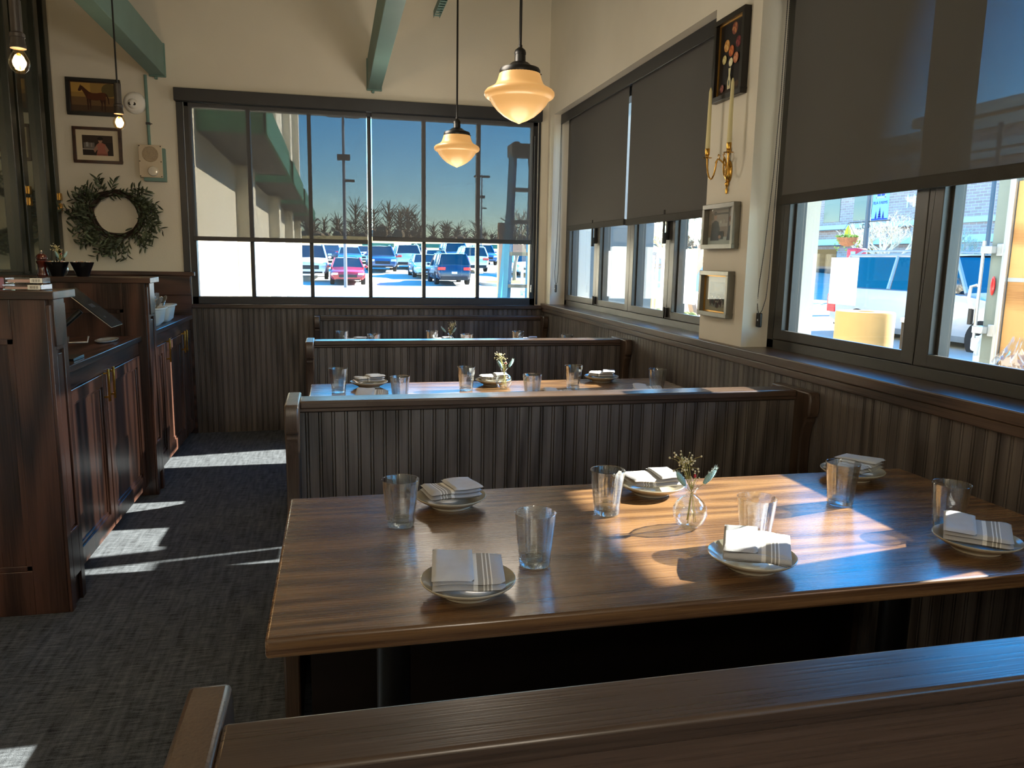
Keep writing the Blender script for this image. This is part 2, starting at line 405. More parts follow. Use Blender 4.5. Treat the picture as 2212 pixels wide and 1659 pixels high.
# beams and strut
for i, x in enumerate((-1.235, .265)):
    b = MB().box(x, x+.1, YN, YB-.02, 2.57, 2.785); b.box(x-.006, x+.106, YB-.02, YB-.0005, 2.562, 2.79).box(x+.03, x+.05, YB-.03, YB-.001, 2.545, 2.562)
    o = b.build('beam', M['teal'], bevel=.004); tag(o, ['teal tie beam above the framed horse picture', 'teal tie beam over the middle of the end window'][i], 'beam', None); o['kind'] = 'thing'
st = MB(); x0 = .704
st.box(x0-.022, x0+.022, -1, 5.5, 2.98, 2.983).box(x0-.022, x0-.019, -1, 5.5, 2.94, 2.98).box(x0+.019, x0+.022, -1, 5.5, 2.94, 2.98)
for i in range(40): st.box(x0-.019, x0+.019, 5.44-i*.05, 5.465-i*.05, 2.94, 2.943)
tag(st.build('strut_channel', M['teal']), 'slotted metal channel hanging high near the pendant rods', 'channel')

# glazed partition along the left wall
M['mirror'] = mat('antique_mirror', '2a2f26', .06, 0, 1.0); pm = M['mirror'].node_tree.nodes['Principled BSDF']; pm.inputs['Metallic'].default_value = .85; pm.inputs['Base Color'].default_value = (.30,.32,.25,1)
g = empty('glazed_partition', (XL, 0, 0), 0, 'tall dark framed mirror glass partition beside the wreath wall', 'partition')
fm = MB()
for y in (5.98, 5.80, 5.42, 5.30, 4.2, 3.2): fm.box(0, .05, y, y+.075, 1.2, ZC)
fm.box(0, .04, 3.2, 6.05, 1.17, 1.215); fm
fm.build('frame', noisy('dark_green_frame', '23271f', .1, 8, .3, .03, 90, spec=.6), g, bevel=.004)
MB().box(.001, .012, 3.2, 6.05, 1.215, ZC).build('glass_panel', M['mirror'], g)
bb = MB()
for y in (6.0, 5.44):
    for z in (1.62, 1.69): bb.box(.05, .062, y+.015, y+.055, z, z+.05)
bb.build('brass_catch', M['brass'], g, bevel=.002)
# ------------------------------------------------------------------ benches
M['plinth'] = noisy('dark_plinth', '1a1310', .1, 8, .5, .05, 60)
def bench(y0, y1, near, far, label, lead=False):
    """back between y0 and y1, top at .895; seats towards the viewer (near) and/or away (far)"""
    yc, ht = (y0+y1)/2, (y1-y0)/2
    X0, X1 = -.113, 1.612
    root = empty('booth_bench', (X0, yc, 0), 0, label, 'bench', 'booth benches under the side windows')
    L = X1-X0
    MB().box(0, L, -ht, ht, .870, .895).build('top_rail', M['benchx'], root, bevel=.005, seg=3)
    b = MB()
    if near: bead(b, 'x', 0, L, .30, .870, -ht+.012, 1)
    else: b.box(0, L, -ht+.006, -ht+.03, .02, .870)
    if far: bead(b, 'x', 0, L, .30, .870, ht-.012, -1)
    else: b.box(0, L, ht-.03, ht-.006, .02, .870)
    b.box(.001, L-.001, -ht+.03, ht-.03, .02, .865)
    b.build('back_panel', M['bench'] if near else M['benchx'], root)
    r = MB().prism([(-ht+.004, .862), (-ht+.004, .870), (-ht+.0125, .870), (-ht+.0125, .856)], 'x', 0, L)
    r.build('cove_trim', M['benchx'], root)
    for s in ([-1] if near else [])+([1] if far else []):
        a, c = ht-.01, ht+.40
        q = MB().box(.03, L, min(s*a, s*c), max(s*a, s*c), .0, .33)
        q.build('seat_base', M['plinth'], root)
        q = MB().box(.03, L-.004, min(s*a, s*(c+.012)), max(s*a, s*(c+.012)), .33, .405)
        q.build('seat_cushion', M['seat'], root, bevel=.02, seg=4)
    # pew style end boards with a scrolled top
    def side(on):
        if on: return [(.09, .897), (.096, .885), (.10, .868), (.10, .83), (.095, .81), (.082, .803), (.082, .79), (.07, .77), (.06, .72), (.06, .62), (.075, .52), (.11, .42), (.16, .35), (.30, .325), (.385, .32), (.40, .30), (.40, 0)]
        return [(.075, .897), (.082, .885), (.085, .868), (.085, .83), (.08, .81), (.068, .803), (.068, .79), (.06, .77), (.05, .72), (.05, 0)]
    poly = [(-ht-d+.02, z) for d, z in side(near)][::-1]+[(ht+d-.02, z) for d, z in side(far)]
    for x in (-.043, L):
        MB().prism(poly, 'x', x, x+.043, sm=True).build('end_panel', M['benchend'], root, bevel=.006, seg=2, sharp=30)
    return root
bench(.638, .722, False, True, 'nearest dark oak bench, its broad top rail crossing the bottom of the view')
bench(2.425, 2.52, True, True, 'dark beaded oak bench just behind the front table')
bench(4.19, 4.285, True, True, 'dark beaded oak bench between the middle and farthest tables')
bench(5.985, 6.065, True, False, 'farthest dark beaded oak bench, against the end wall')

# ------------------------------------------------------------------ tables
def table(y0, label):
    root = empty('dining_table', (-.115, y0, 0), 0, label, 'table', 'oak booth tables')
    L, D = 1.71, .716
    tp = MB().box(0, L, 0, D, .727, .76); tp.build('tabletop', M['table'], root, bevel=.006, seg=3)
    for x in (.22, L-.28):
        MB().tube([(x, D/2, .02), (x, D/2, .727)], .035, 18).build('pedestal_post', M['black'], root)
        MB().box(x-.04, x+.04, D/2-.2, D/2+.2, .0, .022).build('pedestal_foot', M['black'], root, bevel=.006)
        MB().box(x-.06, x+.06, D/2-.2, D/2+.2, .707, .727).build('top_plate', M['black'], root, bevel=.004)
    return root
TS = (0, 1.73, 3.43)
table(1.15, 'front oak table with a bright sun patch and round bud vase')
table(2.88, 'middle oak table, between the two beaded benches')
table(4.58, 'farthest oak table, mostly hidden by the bench before it')

# ------------------------------------------------------------------ tumblers
def tumbler_mesh():
    n = 96; b = MB()
    out = [(.0, 0), (.026, 0), (.0290, .0015), (.0302, .006), (.0322, .032), (.0326, .0335), (.0322, .035), (.0355, .062), (.0398, .1025), (.0405, .1045)]
    inn = [(.0400, .1052), (.0390, .1045), (.0383, .100), (.0345, .064), (.0312, .034), (.0290, .016), (.026, .0135), (.0, .013)]
    def fl(r, z, a, i):
        if .03 < z < .096 and i >= len(out): return r-.0019*(.5+.5*math.cos(18*a))*min(1, (z-.03)/.01, (.096-z)/.012)
        return r
    b.lathe(out+inn[:1], n, cap=False)
    b.lathe(inn, n, mi=1, cap=False, fn=lambda r, z, a, i: fl(r, z, a, 99)); return b
def fluted():
    m = bpy.data.materials.new('fluted_inner_glass'); m.use_nodes = True; k = NT(m); k.n.remove(k.n['Principled BSDF'])
    g = k.node('ShaderNodeBsdfGlass', i_IOR=1.42, i_Roughness=.0); g.inputs[0].default_value = (.97,.985,.985,1)
    t = k.node('ShaderNodeBsdfTransparent'); t.inputs[0].default_value = (.95,.97,.97,1); mx = k.node('ShaderNodeMixShader'); mx.inputs[0].default_value = .45
    k.link(g.outputs[0], mx.inputs[1]); k.link(t.outputs[0], mx.inputs[2]); k.link(mx.outputs[0], k.n['Material Output'].inputs[0]); return m
_t = tumbler_mesh().build('drinking_glass', [M['tumbler'], fluted()])
def base_glass():
    m = bpy.data.materials.new('thick_glass_base'); m.use_nodes = True; k = NT(m); p = k.n['Principled BSDF']
    p.inputs['Base Color'].default_value = (.93,.97,.97,1); p.inputs['Roughness'].default_value = .02; p.inputs['Transmission Weight'].default_value = 1; p.inputs['IOR'].default_value = 1.45
    tr = k.node('ShaderNodeBsdfTransparent'); tr.inputs[0].default_value = (.93,.96,.96,1); mx = k.node('ShaderNodeMixShader'); mx.inputs[0].default_value = .45
    k.link(p.outputs[0], mx.inputs[1]); k.link(tr.outputs[0], mx.inputs[2]); k.link(mx.outputs[0], k.n['Material Output'].inputs[0]); return m
_bm = MB().lathe([(0, .0012), (.0265, .0012), (.0286, .003), (.0292, .007), (.0284, .0118), (.025, .0126), (0, .0126)], 48, fn=lambda r, z, a, i: r*(1-.02*(.5+.5*math.cos(24*a))))
_bm.build('thick_base', base_glass(), _t)
first = [True]
def place(proto, x, y, z, rz, label, cat, group):
    o = proto if not proto.get('used') else copy_tree(proto)
    if proto.get('used') and 'used' in o: del o['used']
    proto['used'] = 1
    o.location = (x, y, z); o.rotation_euler = (0, 0, rz); return tag(o, label, cat, group)
G = [
 [(.131,1.627,'fluted glass before the napkin at the aisle end, far row of the front table'), (.365,1.361,'fluted glass standing alone right of the nearest napkin, front table near side'),
  (.606,1.624,'fluted glass half in the sun beside the bright white napkin, front table'), (.841,1.375,'sunlit fluted glass right behind the crumpled striped napkin, front table'),
  (1.200,1.592,'fluted glass at the edge of the sun patch before the wall corner napkin, front table'), (1.330,1.392,'shaded fluted glass behind the napkin nearest the wall, front table')],
 [(.008,3.357,'fluted glass at the aisle end of the middle table, far row'), (.250,3.096,'fluted glass near the aisle end of the middle table, close behind the bench rail'),
  (.563,3.345,'fluted glass to the aisle side of the bud vase, middle table'), (.800,3.086,'fluted glass to the window side of the bud vase, middle table'),
  (1.061,3.340,'sunlit fluted glass beside the white napkin plate, middle table far row'), (1.407,3.186,'fluted glass nearest the wainscot on the middle table')],
 [(.040,5.07,'fluted glass at the aisle end of the farthest table, taller of the first pair'), (.233,4.86,'fluted glass second from the aisle on the farthest table'),
  (.620,5.055,'fluted glass beside the dried flowers, aisle side, farthest table'), (.815,4.83,'fluted glass beside the dried flowers, window side, farthest table'),
  (1.190,5.0,'fluted glass beside the folded napkin tip, farthest table'), (1.46,4.76,'fluted glass nearest the wainscot on the farthest table')]]
for t in range(3):
    for x, y, l in G[t]: place(_t, x, y, .7605, random.random()*6, l, 'glass', 'fluted tumblers on the booth tables')

# ------------------------------------------------------------------ plates and folded napkins
M['plate'] = noisy('stoneware', 'b8af99', .06, 30, .22, .02, 120, spec=.6, coat=.3)
_p = MB().lathe([(0, .004), (.040, .004), (.043, 0), (.047, 0), (.048, .004), (.062, .011), (.078, .020), (.0833, .0245), (.0838, .0265), (.0825, .0272), (.076, .0235), (.060, .0145), (.048, .0095), (0, .009)], 64).build('side_plate', M['plate'])
def linen():
    m = mat('linen', 'c9cacb', .9, spec=.1); k = NT(m); p = k.n['Principled BSDF']
    tc = k.node('ShaderNodeTexCoord'); sp = k.node('ShaderNodeSeparateXYZ'); k.link(tc.outputs['Object'], sp.inputs[0])
    g, w, d = srgb('b9babd')[:3], srgb('efeeea')[:3], srgb('a5a29b')[:3]
    u = k.node('ShaderNodeMapRange', i_1=-.07, i_2=.07); k.link(sp.outputs[0], u.inputs[0])
    st = [(0, g), (.545, g), (.55, w), (.60, w), (.605, d), (.665, d), (.67, w), (.682, w), (.687, d), (.712, d), (.717, w), (.729, w), (.734, d), (.759, d), (.764, w), (.776, w), (.781, g), (1, g)]
    c1 = k.ramp(u.outputs[0], st, 'CONSTANT')
    n = k.node('ShaderNodeTexNoise', i_Scale=900.0, i_Detail=2.0); k.link(tc.outputs['Object'], n.inputs['Vector'])
    mx = k.node('ShaderNodeMix', data_type='RGBA', blend_type='MULTIPLY'); mx.inputs[0].default_value = .35
    k.link(c1, mx.inputs[6]); k.link(k.ramp(n.outputs[0], [(.3, (.6,.6,.6)), (.7, (1,1,1))]), mx.inputs[7]); k.link(mx.outputs[2], p.inputs['Base Color'])
    b = k.node('ShaderNodeBump', i_Strength=.4, i_Distance=.0008); k.link(n.outputs[0], b.inputs['Height']); k.link(b.outputs[0], p.inputs['Normal']); return m
M['linen'] = linen(); M['linenplain'] = noisy('linen_plain', 'c3c5c9', .04, 40, .9, .3, 900, spec=.1)
def slab(b, x0, x1, y0, y1, th, zf, nx=14, ny=14, mi=0):
    """soft closed cloth layer with rounded edges; zf(x, y) = underside height"""
    n0 = len(b.v)
    def P(u, v, top):
        x = x0+(x1-x0)*u; y = y0+(y1-y0)*v
        e = min(1, min(u, 1-u)*nx/1.2, min(v, 1-v)*ny/1.2)
        z = zf(x, y)+(th*(.5+.5*math.sqrt(max(0, 1-(1-e)**2))) if top else th*(.5-.5*math.sqrt(max(0, 1-(1-e)**2))))
        return (x, y, z)
    for top in (1, 0): b.grid(lambda u, v: P(u, v, top), nx, ny, mi)
    return b
def napkin(kind):
    ph = [0, 1.3, 2.6][kind]; tilt = [.16, .14, .20][kind]
    def base(x, y): return .004+tilt*(y+.055)*.45+.0016*math.sin(x*70+ph)*math.sin(y*45+ph*2)+(.004*math.exp(-((x-.02)/.02)**2) if kind == 2 else 0)
    root = empty('folded_napkin', (0,0,0))
    b = MB()
    slab(b, -.062, .062, -.058, .058, .011, base)
    slab(b, -.061, .0615, -.0565, .057, .010, lambda x, y: base(x, y)+.0105)
    if kind == 2:
        b.tube([(-.06, -.055, base(-.06, -.055)+.012), (0, -.060, base(0, -.058)+.015), (.06, -.055, base(.06, -.055)+.012)], [.006, .008, .006], 10)
    b.build('cloth', M['linen'], root, sharp=70)
    q = MB(); slab(q, -.0635, [.008, -.004, .0][kind], -.0605, .060, .008, lambda x, y: base(x, y)+.0205-max(0, (x+.05))*.02)
    q.build('top_fold', M['linenplain'] if kind != 2 else M['linen'], root, sharp=70)
    return root
_n = [napkin(i) for i in range(3)]
PL = [
 [(.259,1.745,0,R(188),'at the aisle end, far side of the front table'), (.219,1.262,0,R(-8),'at the aisle end, near side of the front table'), (.775,1.760,1,R(176),'in full sun beside the front table bud vase'),
  (.777,1.275,2,R(-30),'half sunlit in the middle of the front table'), (1.380,1.790,1,R(205),'by the wall at the far corner of the front table'), (1.295,1.275,1,R(-42),'by the wall at the near corner of the front table')],
 [(.143,3.485,0,R(190),'at the aisle end, far side of the middle table'), (.137,3.06,0,R(-6),'at the middle table aisle end, just over the bench rail'), (.713,3.475,1,R(176),'behind the bud vase on the middle table'),
  (.89,2.975,1,R(-6),'below the middle table bud vase, behind the rail'), (1.261,3.52,1,R(160),'in full sun toward the window on the middle table'), (1.30,3.03,1,R(-15),'by the wainscot on the middle table, over the rail')],
 [(.13,5.18,0,R(190),'at the aisle end, far side of the farthest table'), (.14,4.69,0,R(-6),'at the aisle end, near side of the farthest table'), (.70,5.17,1,R(178),'behind the flowers on the farthest table'),
  (.80,4.70,1,R(-6),'in the middle of the farthest table, near side'), (1.30,5.16,1,R(165),'toward the window, far side of the farthest table'), (1.28,4.70,1,R(-20),'toward the window, near side of the farthest table')]]
for t in range(3):
    for x, y, k, rz, l in PL[t]:
        place(_p, x, y, .7605, 0, 'round cream plate '+l, 'plate', 'cream side plates on the booth tables')
        n = place(_n[k], x, y, .7605+.019, rz, 'folded striped linen napkin '+l, 'napkin', 'folded linen napkins on the plates')
        if t == 0 and k == 2: n.location.x += .01

# ------------------------------------------------------------------ bud vases with dried flowers
prof = [(0, .003), (.014, .002), (.018, 0), (.021, .002), (.031, .012), (.0375, .030), (.0365, .045), (.030, .058), (.019, .068), (.0115, .074), (.0100, .080), (.0125, .087), (.0165, .0915), (.0168, .093)]
inner = [(r-.0016, z) for r, z in prof[:2:-1]]+[(0, .005)]
_v = MB().lathe(prof+inner, 56, cap=False).build('bud_vase', M['tumbler'])
M['stem'] = mat('dry_stem', 'a8a15e', .8); M['gyp'] = mat('dry_blossom', 'd6cfae', .8); M['tail'] = noisy('blue_tail', '8fb9bd', .2, 90, .9, .4, 400); M['bud'] = mat('red_bud', 'b03340', .7); M['tailw'] = mat('tail_hair', 'd8ecec', .9)
def flowers(kind):
    rnd = random.Random(kind+3); root = empty('dried_flowers')
    st = MB(); bl = MB()
    heads = []
    for i in range(5):
        a = rnd.uniform(0, 6.28); x = -.012+rnd.uniform(-.008, .012); y = rnd.uniform(-.01, .01)
        top = (x-.006, y, .132+rnd.uniform(0, .02)); heads.append(top)
        st.tube([(.012*math.cos(a), .012*math.sin(a), .012), (.002, 0, .08), (x*.7, y*.6, .11), top], .0007, 5)
    for i in range(46):
        h = heads[i % 5]; p = (h[0]+rnd.gauss(0, .011), h[1]+rnd.gauss(0, .009), h[2]+rnd.gauss(.006, .012))
        st.tube([h, ((h[0]+p[0])/2, (h[1]+p[1])/2, (h[2]+p[2])/2+.003), p], .0004, 4); bl.ball(p, rnd.uniform(.0017, .0028), 7, 5)
    for i in range(10):
        p = (.006+rnd.gauss(0, .006), rnd.gauss(0, .005), .112+rnd.gauss(0, .008)); st.tube([(.003, 0, .085), p], .0004, 4); bl.ball(p, rnd.uniform(.0016, .0024), 7, 5)
    st.tube([(-.004, .004, .02), (0, 0, .08), (-.02, .0, .10)], .0006, 5).tube([(.012, -.006, .012), (.004, 0, .08), (.03, .0, .098)], .0006, 5)
    st.build('stems', M['stem'], root); bl.build('blossom_cluster', M['gyp'], root)
    MB().ball((.005, -.005, .118), .004, 8, 6, (.8, .8, 1.2)).build('red_bud', M['bud'], root)
    for sx, (bx, by, bz), d, ln in ((-1, (-.016, -.002, .097), Vector((-.55, -.1, .75)), .040), (1, (.030, .0, .098), Vector((.62, .05, .75)), .045)):
        d = d.normalized(); q = MB(); path = []; rad = []
        for i in range(9):
            s = i/8; path.append(Vector((bx, by, bz))+d*ln*s+Vector((0, 0, -.006*s*s if sx > 0 else .0))); rad.append(.0068*math.sin(math.pi*(.12+.84*s))**.7)
        q.tube(path, rad, 10)
        for i in range(170):
            s = rnd.random()**.8; c = Vector((bx, by, bz))+d*ln*s; dr = Vector((rnd.gauss(0, 1), rnd.gauss(0, 1), rnd.gauss(0, 1))).normalized()
            dr = (dr-d*dr.dot(d)*.6).normalized(); r0 = .0062*math.sin(math.pi*(.12+.84*s))**.7
            a = c+dr*r0*.8; e = c+dr*(r0+.0045)+d*.005; w = dr.cross(d).normalized()*.00035
            q.poly([a-w, a+w, e], 1)
        q.build('bunny_tail', [M['tail'], M['tailw']], root)
    return root
_f = [flowers(i) for i in range(2)]
for t, (x, y) in enumerate(((.757, 1.505), (.738, 3.36), (.735, 5.02))):
    nm = ['on the front table', 'on the middle table', 'on the farthest table'][t]
    place(_v, x, y, .7605, 0, 'small round clear bud vase '+nm, 'vase', 'round bud vases')
    place(_f[t % 2], x, y, .7605, [0, .5, 2.7][t], 'dried white blossoms and blue bunny tails in the vase '+nm, 'dried flowers', 'dried flower bunches in the bud vases')
# ------------------------------------------------------------------ service station along the aisle
M['tan'] = mat('tan', 'a07c45', .6)
def divider(y0, y1, cap0, cap1, top, label):
    root = empty('station_divider', (-1.0, (y0+y1)/2, 0), 0, label, 'divider'); o = Vector((1.0, -(y0+y1)/2, 0))
    def B(b): return b.xf(Matrix.Translation(o))
    xa, xe = XL+.055, -.985
    B(MB().box(xa, xe-.012, y0+.012, y1-.012, .0, top-.03)).build('core_panel', M['cab'], root)
    f = MB()
    for s, yy in ((0, y0), (1, y1-.012)):
        f.box(xe-.125, xe-.012, yy, yy+.012, .0, top-.03)
        f.box(xa, xe-.125, yy, yy+.012, top-.17, top-.03).box(xa, xe-.125, yy, yy+.012, .0, .17)
        f.box(xe-.145, xe-.125, yy+.004*(1-s), yy+.012-.004*s, .17, top-.17).box(xa, xe-.125, yy+.004*(1-s), yy+.012-.004*s, top-.19, top-.17).box(xa, xe-.125, yy+.004*(1-s), yy+.012-.004*s, .17, .19)
    B(f).build('panel_frame', M['cab'], root, bevel=.002)
    d = y1-y0; e = MB()
    e.box(xe-.012, xe, y0, y0+.042, .0, top-.05).box(xe-.012, xe, y1-.042, y1, .0, top-.05)
    e.box(xe-.012, xe, y0+.042, y1-.042, top-.215, top-.03).box(xe-.012, xe, y0+.042, y1-.042, .115, .30)
    e.box(xe-.01, xe-.004, y0+.055, y1-.055, .31, top-.23)
    B(e).build('end_post', M['cab'], root, bevel=.002)
    B(MB().box(xe-.012, xe+.006, y0+.028, y1-.028, top-.2, top-.028)).build('frieze_block', M['cabx'], root, bevel=.002)
    B(MB().box(xa, xe+.02, cap0, cap1, top-.03, top)).build('top_cap', M['cabx'], root, bevel=.003)
    return root
divider(3.02, 3.185, 3.005, 3.245, 1.202, 'dark oak station divider nearest the viewer, with plastic boxes on top')
divider(4.50, 4.665, 4.485, 4.70, 1.210, 'dark oak station divider with the pepper mill on top')
def counter(y0, y1, doors, label):
    root = empty('service_cabinet', (-1.05, (y0+y1)/2, 0), 0, label, 'cabinet'); T = Matrix.Translation(Vector((1.05, -(y0+y1)/2, 0)))
    xa = XL+.06
    MB().box(xa, -1.025, y0, y1, .868, .896).xf(T).build('worktop', M['caby'], root, bevel=.003)
    MB().box(xa, -1.062, y0+.001, y1-.001, .10, .868).box(xa, -1.11, y0+.001, y1-.001, 0, .10).xf(T).build('carcass', M['cab'], root)
    MB().box(-1.062, -1.044, y0+.001, y1-.001, .795, .867).xf(T).build('apron', M['caby'], root)
    for a, b, hs in doors:
        q = MB(); w = .052; x0, x1 = -1.062, -1.04; z0, z1 = .055, .79
        q.box(x0, x1, a, a+w, z0, z1).box(x0, x1, b-w, b, z0, z1).box(x0, x1, a+w, b-w, z0, z0+.075).box(x0, x1, a+w, b-w, z1-.055, z1)
        for (ya, yb, za, zb) in ((a+w, a+w+.012, z0+.075, z1-.055), (b-w-.012, b-w, z0+.075, z1-.055), (a+w, b-w, z0+.075, z0+.09), (a+w, b-w, z1-.067, z1-.055)): q.box(x0, x1-.008, ya, yb, za, zb)
        d = q.xf(T).build('door', M['cab'], root, bevel=.002)
        MB().box(x0, x1-.014, a+w, b-w, z0+.07, z1-.05).xf(T).build('door_panel', M['cab'], d)
        for y in hs:
            h = MB().box(x1+.018, x1+.028, y-.005, y+.005, .665, .815).box(x1, x1+.02, y-.004, y+.004, .68, .69).box(x1, x1+.02, y-.004, y+.004, .79, .80)
            h.xf(T).build('handle', M['brass'], d, bevel=.0015)
    return root
counter(3.19, 4.495, [(3.20, 3.838, [3.80]), (3.852, 4.488, [3.885])], 'dark oak cabinet with two brass handled doors under the tablet')
counter(4.67, 6.045, [(4.68, 5.11, []), (5.125, 5.70, [5.165, 5.665]), (5.715, 6.03, [5.75])], 'dark oak cabinet under the white cutlery bins')
# tablet on its stand
t = empty('tablet_stand', (-1.10, 3.52, .896), 0, 'black tablet on an angled stand on the station counter', 'tablet')
M['screen'] = mat('dark_screen', '15171a', .12, spec=.6); M['silver'] = mat('silver', 'c9cbcc', .3, .9)
MT = Matrix.Translation(Vector((.11, .03, .215))) @ Matrix.Rotation(R(41), 4, 'Y')
MB().box(-.117, .117, -.085, .085, -.004, .0).xf(MT).build('tablet_case', M['silver'], t, bevel=.002)
sc_ = MB().box(-.1165, .1165, -.0845, .0845, .0002, .0022).xf(MT).build('screen', M['screen'], t)
MB().box(-.02, .0, -.03, .03, .0023, .0026).box(.055, .065, -.03, -.01, .0023, .0026).xf(MT).build('screen_text', M['black'], sc_)
MB().box(-.09, .05, -.07, .07, 0, .012).tube([(-.06, 0, .01), (-.075, 0, .07), (.06, .03, .20)], .012, 10).tube([(-.062, -.03, .045), (-.062, .03, .045)], .02, 14).build('stand_arm', M['black'], t, bevel=.002)
MB().tube([(.03, -.05, .10), (.03, -.05, .075), (.095, -.03, .075), (.10, -.03, .10)], .004, 8).build('scanner_bracket', M['silver'], t)
o = MB().lathe([(0, 0), (.06, 0), (.075, .006), (.078, .011), (.07, .012), (.055, .006), (0, .005)], 32).xf(Matrix.Diagonal((.62, 1.5, 1, 1))).build('tip_tray', mat('pale_tray', 'b9c4cc', .12, .4)); o.location = (-1.125, 4.22, .8965); tag(o, 'small pale oval tray on the counter right of the tablet', 'tray')
# things on the near divider
o = MB().box(-.11, .05, -.05, .06, 0, .04).build('red_book', mat('red_cover', '8e2320', .5), bevel=.003); o.location = (-1.24, 3.15, 1.2025); tag(o, 'red book lying behind the plastic boxes on the divider', 'book')
M['clear'] = clear_glass('clear_plastic', (.9,.92,.92), 1.5, .05, 1.6); M['pink'] = mat('pink_card', 'caa29c', .7); M['bar'] = mat('barcode_label', 'e8e6e0', .6)
for i, (x, y, z, w) in enumerate(((-1.075, 3.10, 1.2025, .062), (-1.072, 3.10, 1.226, .058))):
    g = empty('clear_box', (x, y, z), R(-3+7*i), ['lower clear plastic box of a stack on the near divider', 'upper clear plastic box with a barcode on the near divider'][i], 'plastic box', 'clear plastic boxes')
    MB().box(-w, w, -.05, .05, 0, .021).build('box_shell', M['clear'], g, bevel=.002)
    MB().box(-w*.9, w*.3, -.045, .045, .004, .012).build('card_insert', M['pink'], g)
    lb = MB().box(w*.32, w*.98, -.0512, -.0502, .003, .019)
    k = lb.build('label', M['bar'], g); b2 = MB()
    for j in range(10): b2.box(w*.40+j*w*.05, w*.40+j*w*.05+w*(.012+.014*(j*7 % 3)/2), -.0516, -.0512, .006, .016)
    b2.build('barcode', M['black'], k)
o = MB().lathe([(0, 0), (.022, 0), (.024, .01), (.02, .02), (0, .022)], 20).xf(Matrix.Rotation(R(0), 4, 'Z') @ Matrix.Diagonal((1.3, 1, 1, 1))).build('correction_tape', mat('white_green', 'dfe6df', .4)); o.location = (-1.20, 3.07, 1.2025); tag(o, 'small white dispenser beside the plastic boxes', 'dispenser')
# pepper mill, bowl of sweetener packets, vase on the second divider
pmw = wood('mill_wood', '2a0b07', '521c12', 'z', rough=.22, rings=4, coat=.5, spec=.5)
g = empty('pepper_mill', (-1.512, 4.58, 1.2105), 0, 'glossy red brown wooden pepper mill on the divider', 'pepper mill')
MB().lathe([(0, 0), (.026, 0), (.028, .008), (.024, .02), (.021, .04), (.022, .06), (.027, .07), (.028, .076), (.022, .082), (0, .082)], 28).build('mill_body', pmw, g)
MB().lathe([(0, .083), (.022, .083), (.0285, .09), (.0285, .098), (.022, .11), (.012, .117), (0, .118)], 28).build('mill_head', pmw, g)
MB().lathe([(.004, .118), (.005, .122), (.0075, .128), (.005, .134), (0, .135)], 14).build('steel_knob', M['silver'], g)
bk = mat('black_glaze', '0d0f14', .15, spec=.6)
for i, x in enumerate((-1.44, -1.318)):
    o = MB().lathe([(0, .004), (.028, 0), (.030, .004), (.046, .045), (.058, .075), (.056, .076), (.043, .045), (.026, .01), (0, .008)], 32, fn=lambda r, z, a, q: r*(1+.035*math.cos(8*a))).build('packet_bowl', bk)
    o.location = (x, 4.58, 1.2105); tag(o, ['fluted black bowl of packets beside the pepper mill', 'fluted black bowl of packets farther from the pepper mill'][i], 'bowl', 'black fluted bowls')
    for j in range(8):
        a = j*.78+i; p = MB().box(-.012, .012, -.0015, .0015, 0, .05)
        p.xf(Matrix.Translation(Vector((.026*math.cos(a), .026*math.sin(a), .03))) @ Matrix.Rotation(a+.6, 4, 'Z') @ Matrix.Rotation(R(22), 4, 'Y'))
        q = p.build('sugar_packet', [M['bar'], M['pink'], mat('gold_packet', 'c8a878', .4)][j % 3:j % 3+1]); q.location = (x, 4.58, 1.2105)
        tag(q, ['sugar packet sticking up in the black bowl nearer the pepper mill', 'sugar packet sticking up in the black bowl farther from the pepper mill'][i], 'packet', ['packets in the first black bowl', 'packets in the second black bowl'][i])
v = copy_tree(_v); v.location = (-1.45, 4.665, 1.2105); tag(v, 'small clear bud vase standing behind the packet bowls', 'vase', 'round bud vases')
v = copy_tree(_f[1]); v.location = (-1.45, 4.665, 1.2105); v.rotation_euler = (0, 0, 1.2); tag(v, 'dried flowers in the vase behind the packet bowls', 'dried flowers', 'dried flower bunches in the bud vases')
# cutlery bins
M['bin'] = mat('white_plastic', 'd9dcd6', .35)
def bin_(y, label):
    g = empty('cutlery_bin', (-1.13, y, .8965), 0, label, 'bin', 'white cutlery bins'); b = MB(); n = 20; rings = []
    def rg(w, d, z):
        p = []
        for q in range(n):
            a = 2*math.pi*q/n; c, s = math.cos(a), math.sin(a)
            p.append((math.copysign(abs(c)**.5, c)*w, math.copysign(abs(s)**.5, s)*d, z))
        return p
    b.loft([rg(.055, .09, 0), rg(.075, .115, .02), rg(.09, .13, .10), rg(.10, .136, .104), rg(.10, .136, .112), rg(.086, .126, .112), rg(.07, .11, .03)])
    b.build('bin_body', M['bin'], g); return g
bins = [bin_(5.16, 'white cutlery bin next to the middle divider'), bin_(5.46, 'white cutlery bin farther along the counter')]
def fork(kind):
    b = MB(); b.box(-.005, .005, -.0012, .0012, -.09, .02).box(-.009, .009, -.0012, .0012, .02, .045)
    if kind == 0:
        for i in range(4): b.box(-.009+i*.0051, -.0062+i*.0051, -.0012, .0012, .045, .085)
        return b.build('fork', M['silver'])
    b.ball((0, 0, .06), .03, 12, 8, (.55, .12, 1)); return b.build('spoon', M['silver'])
fk = [fork(0), fork(1)]; rr = random.Random(4)
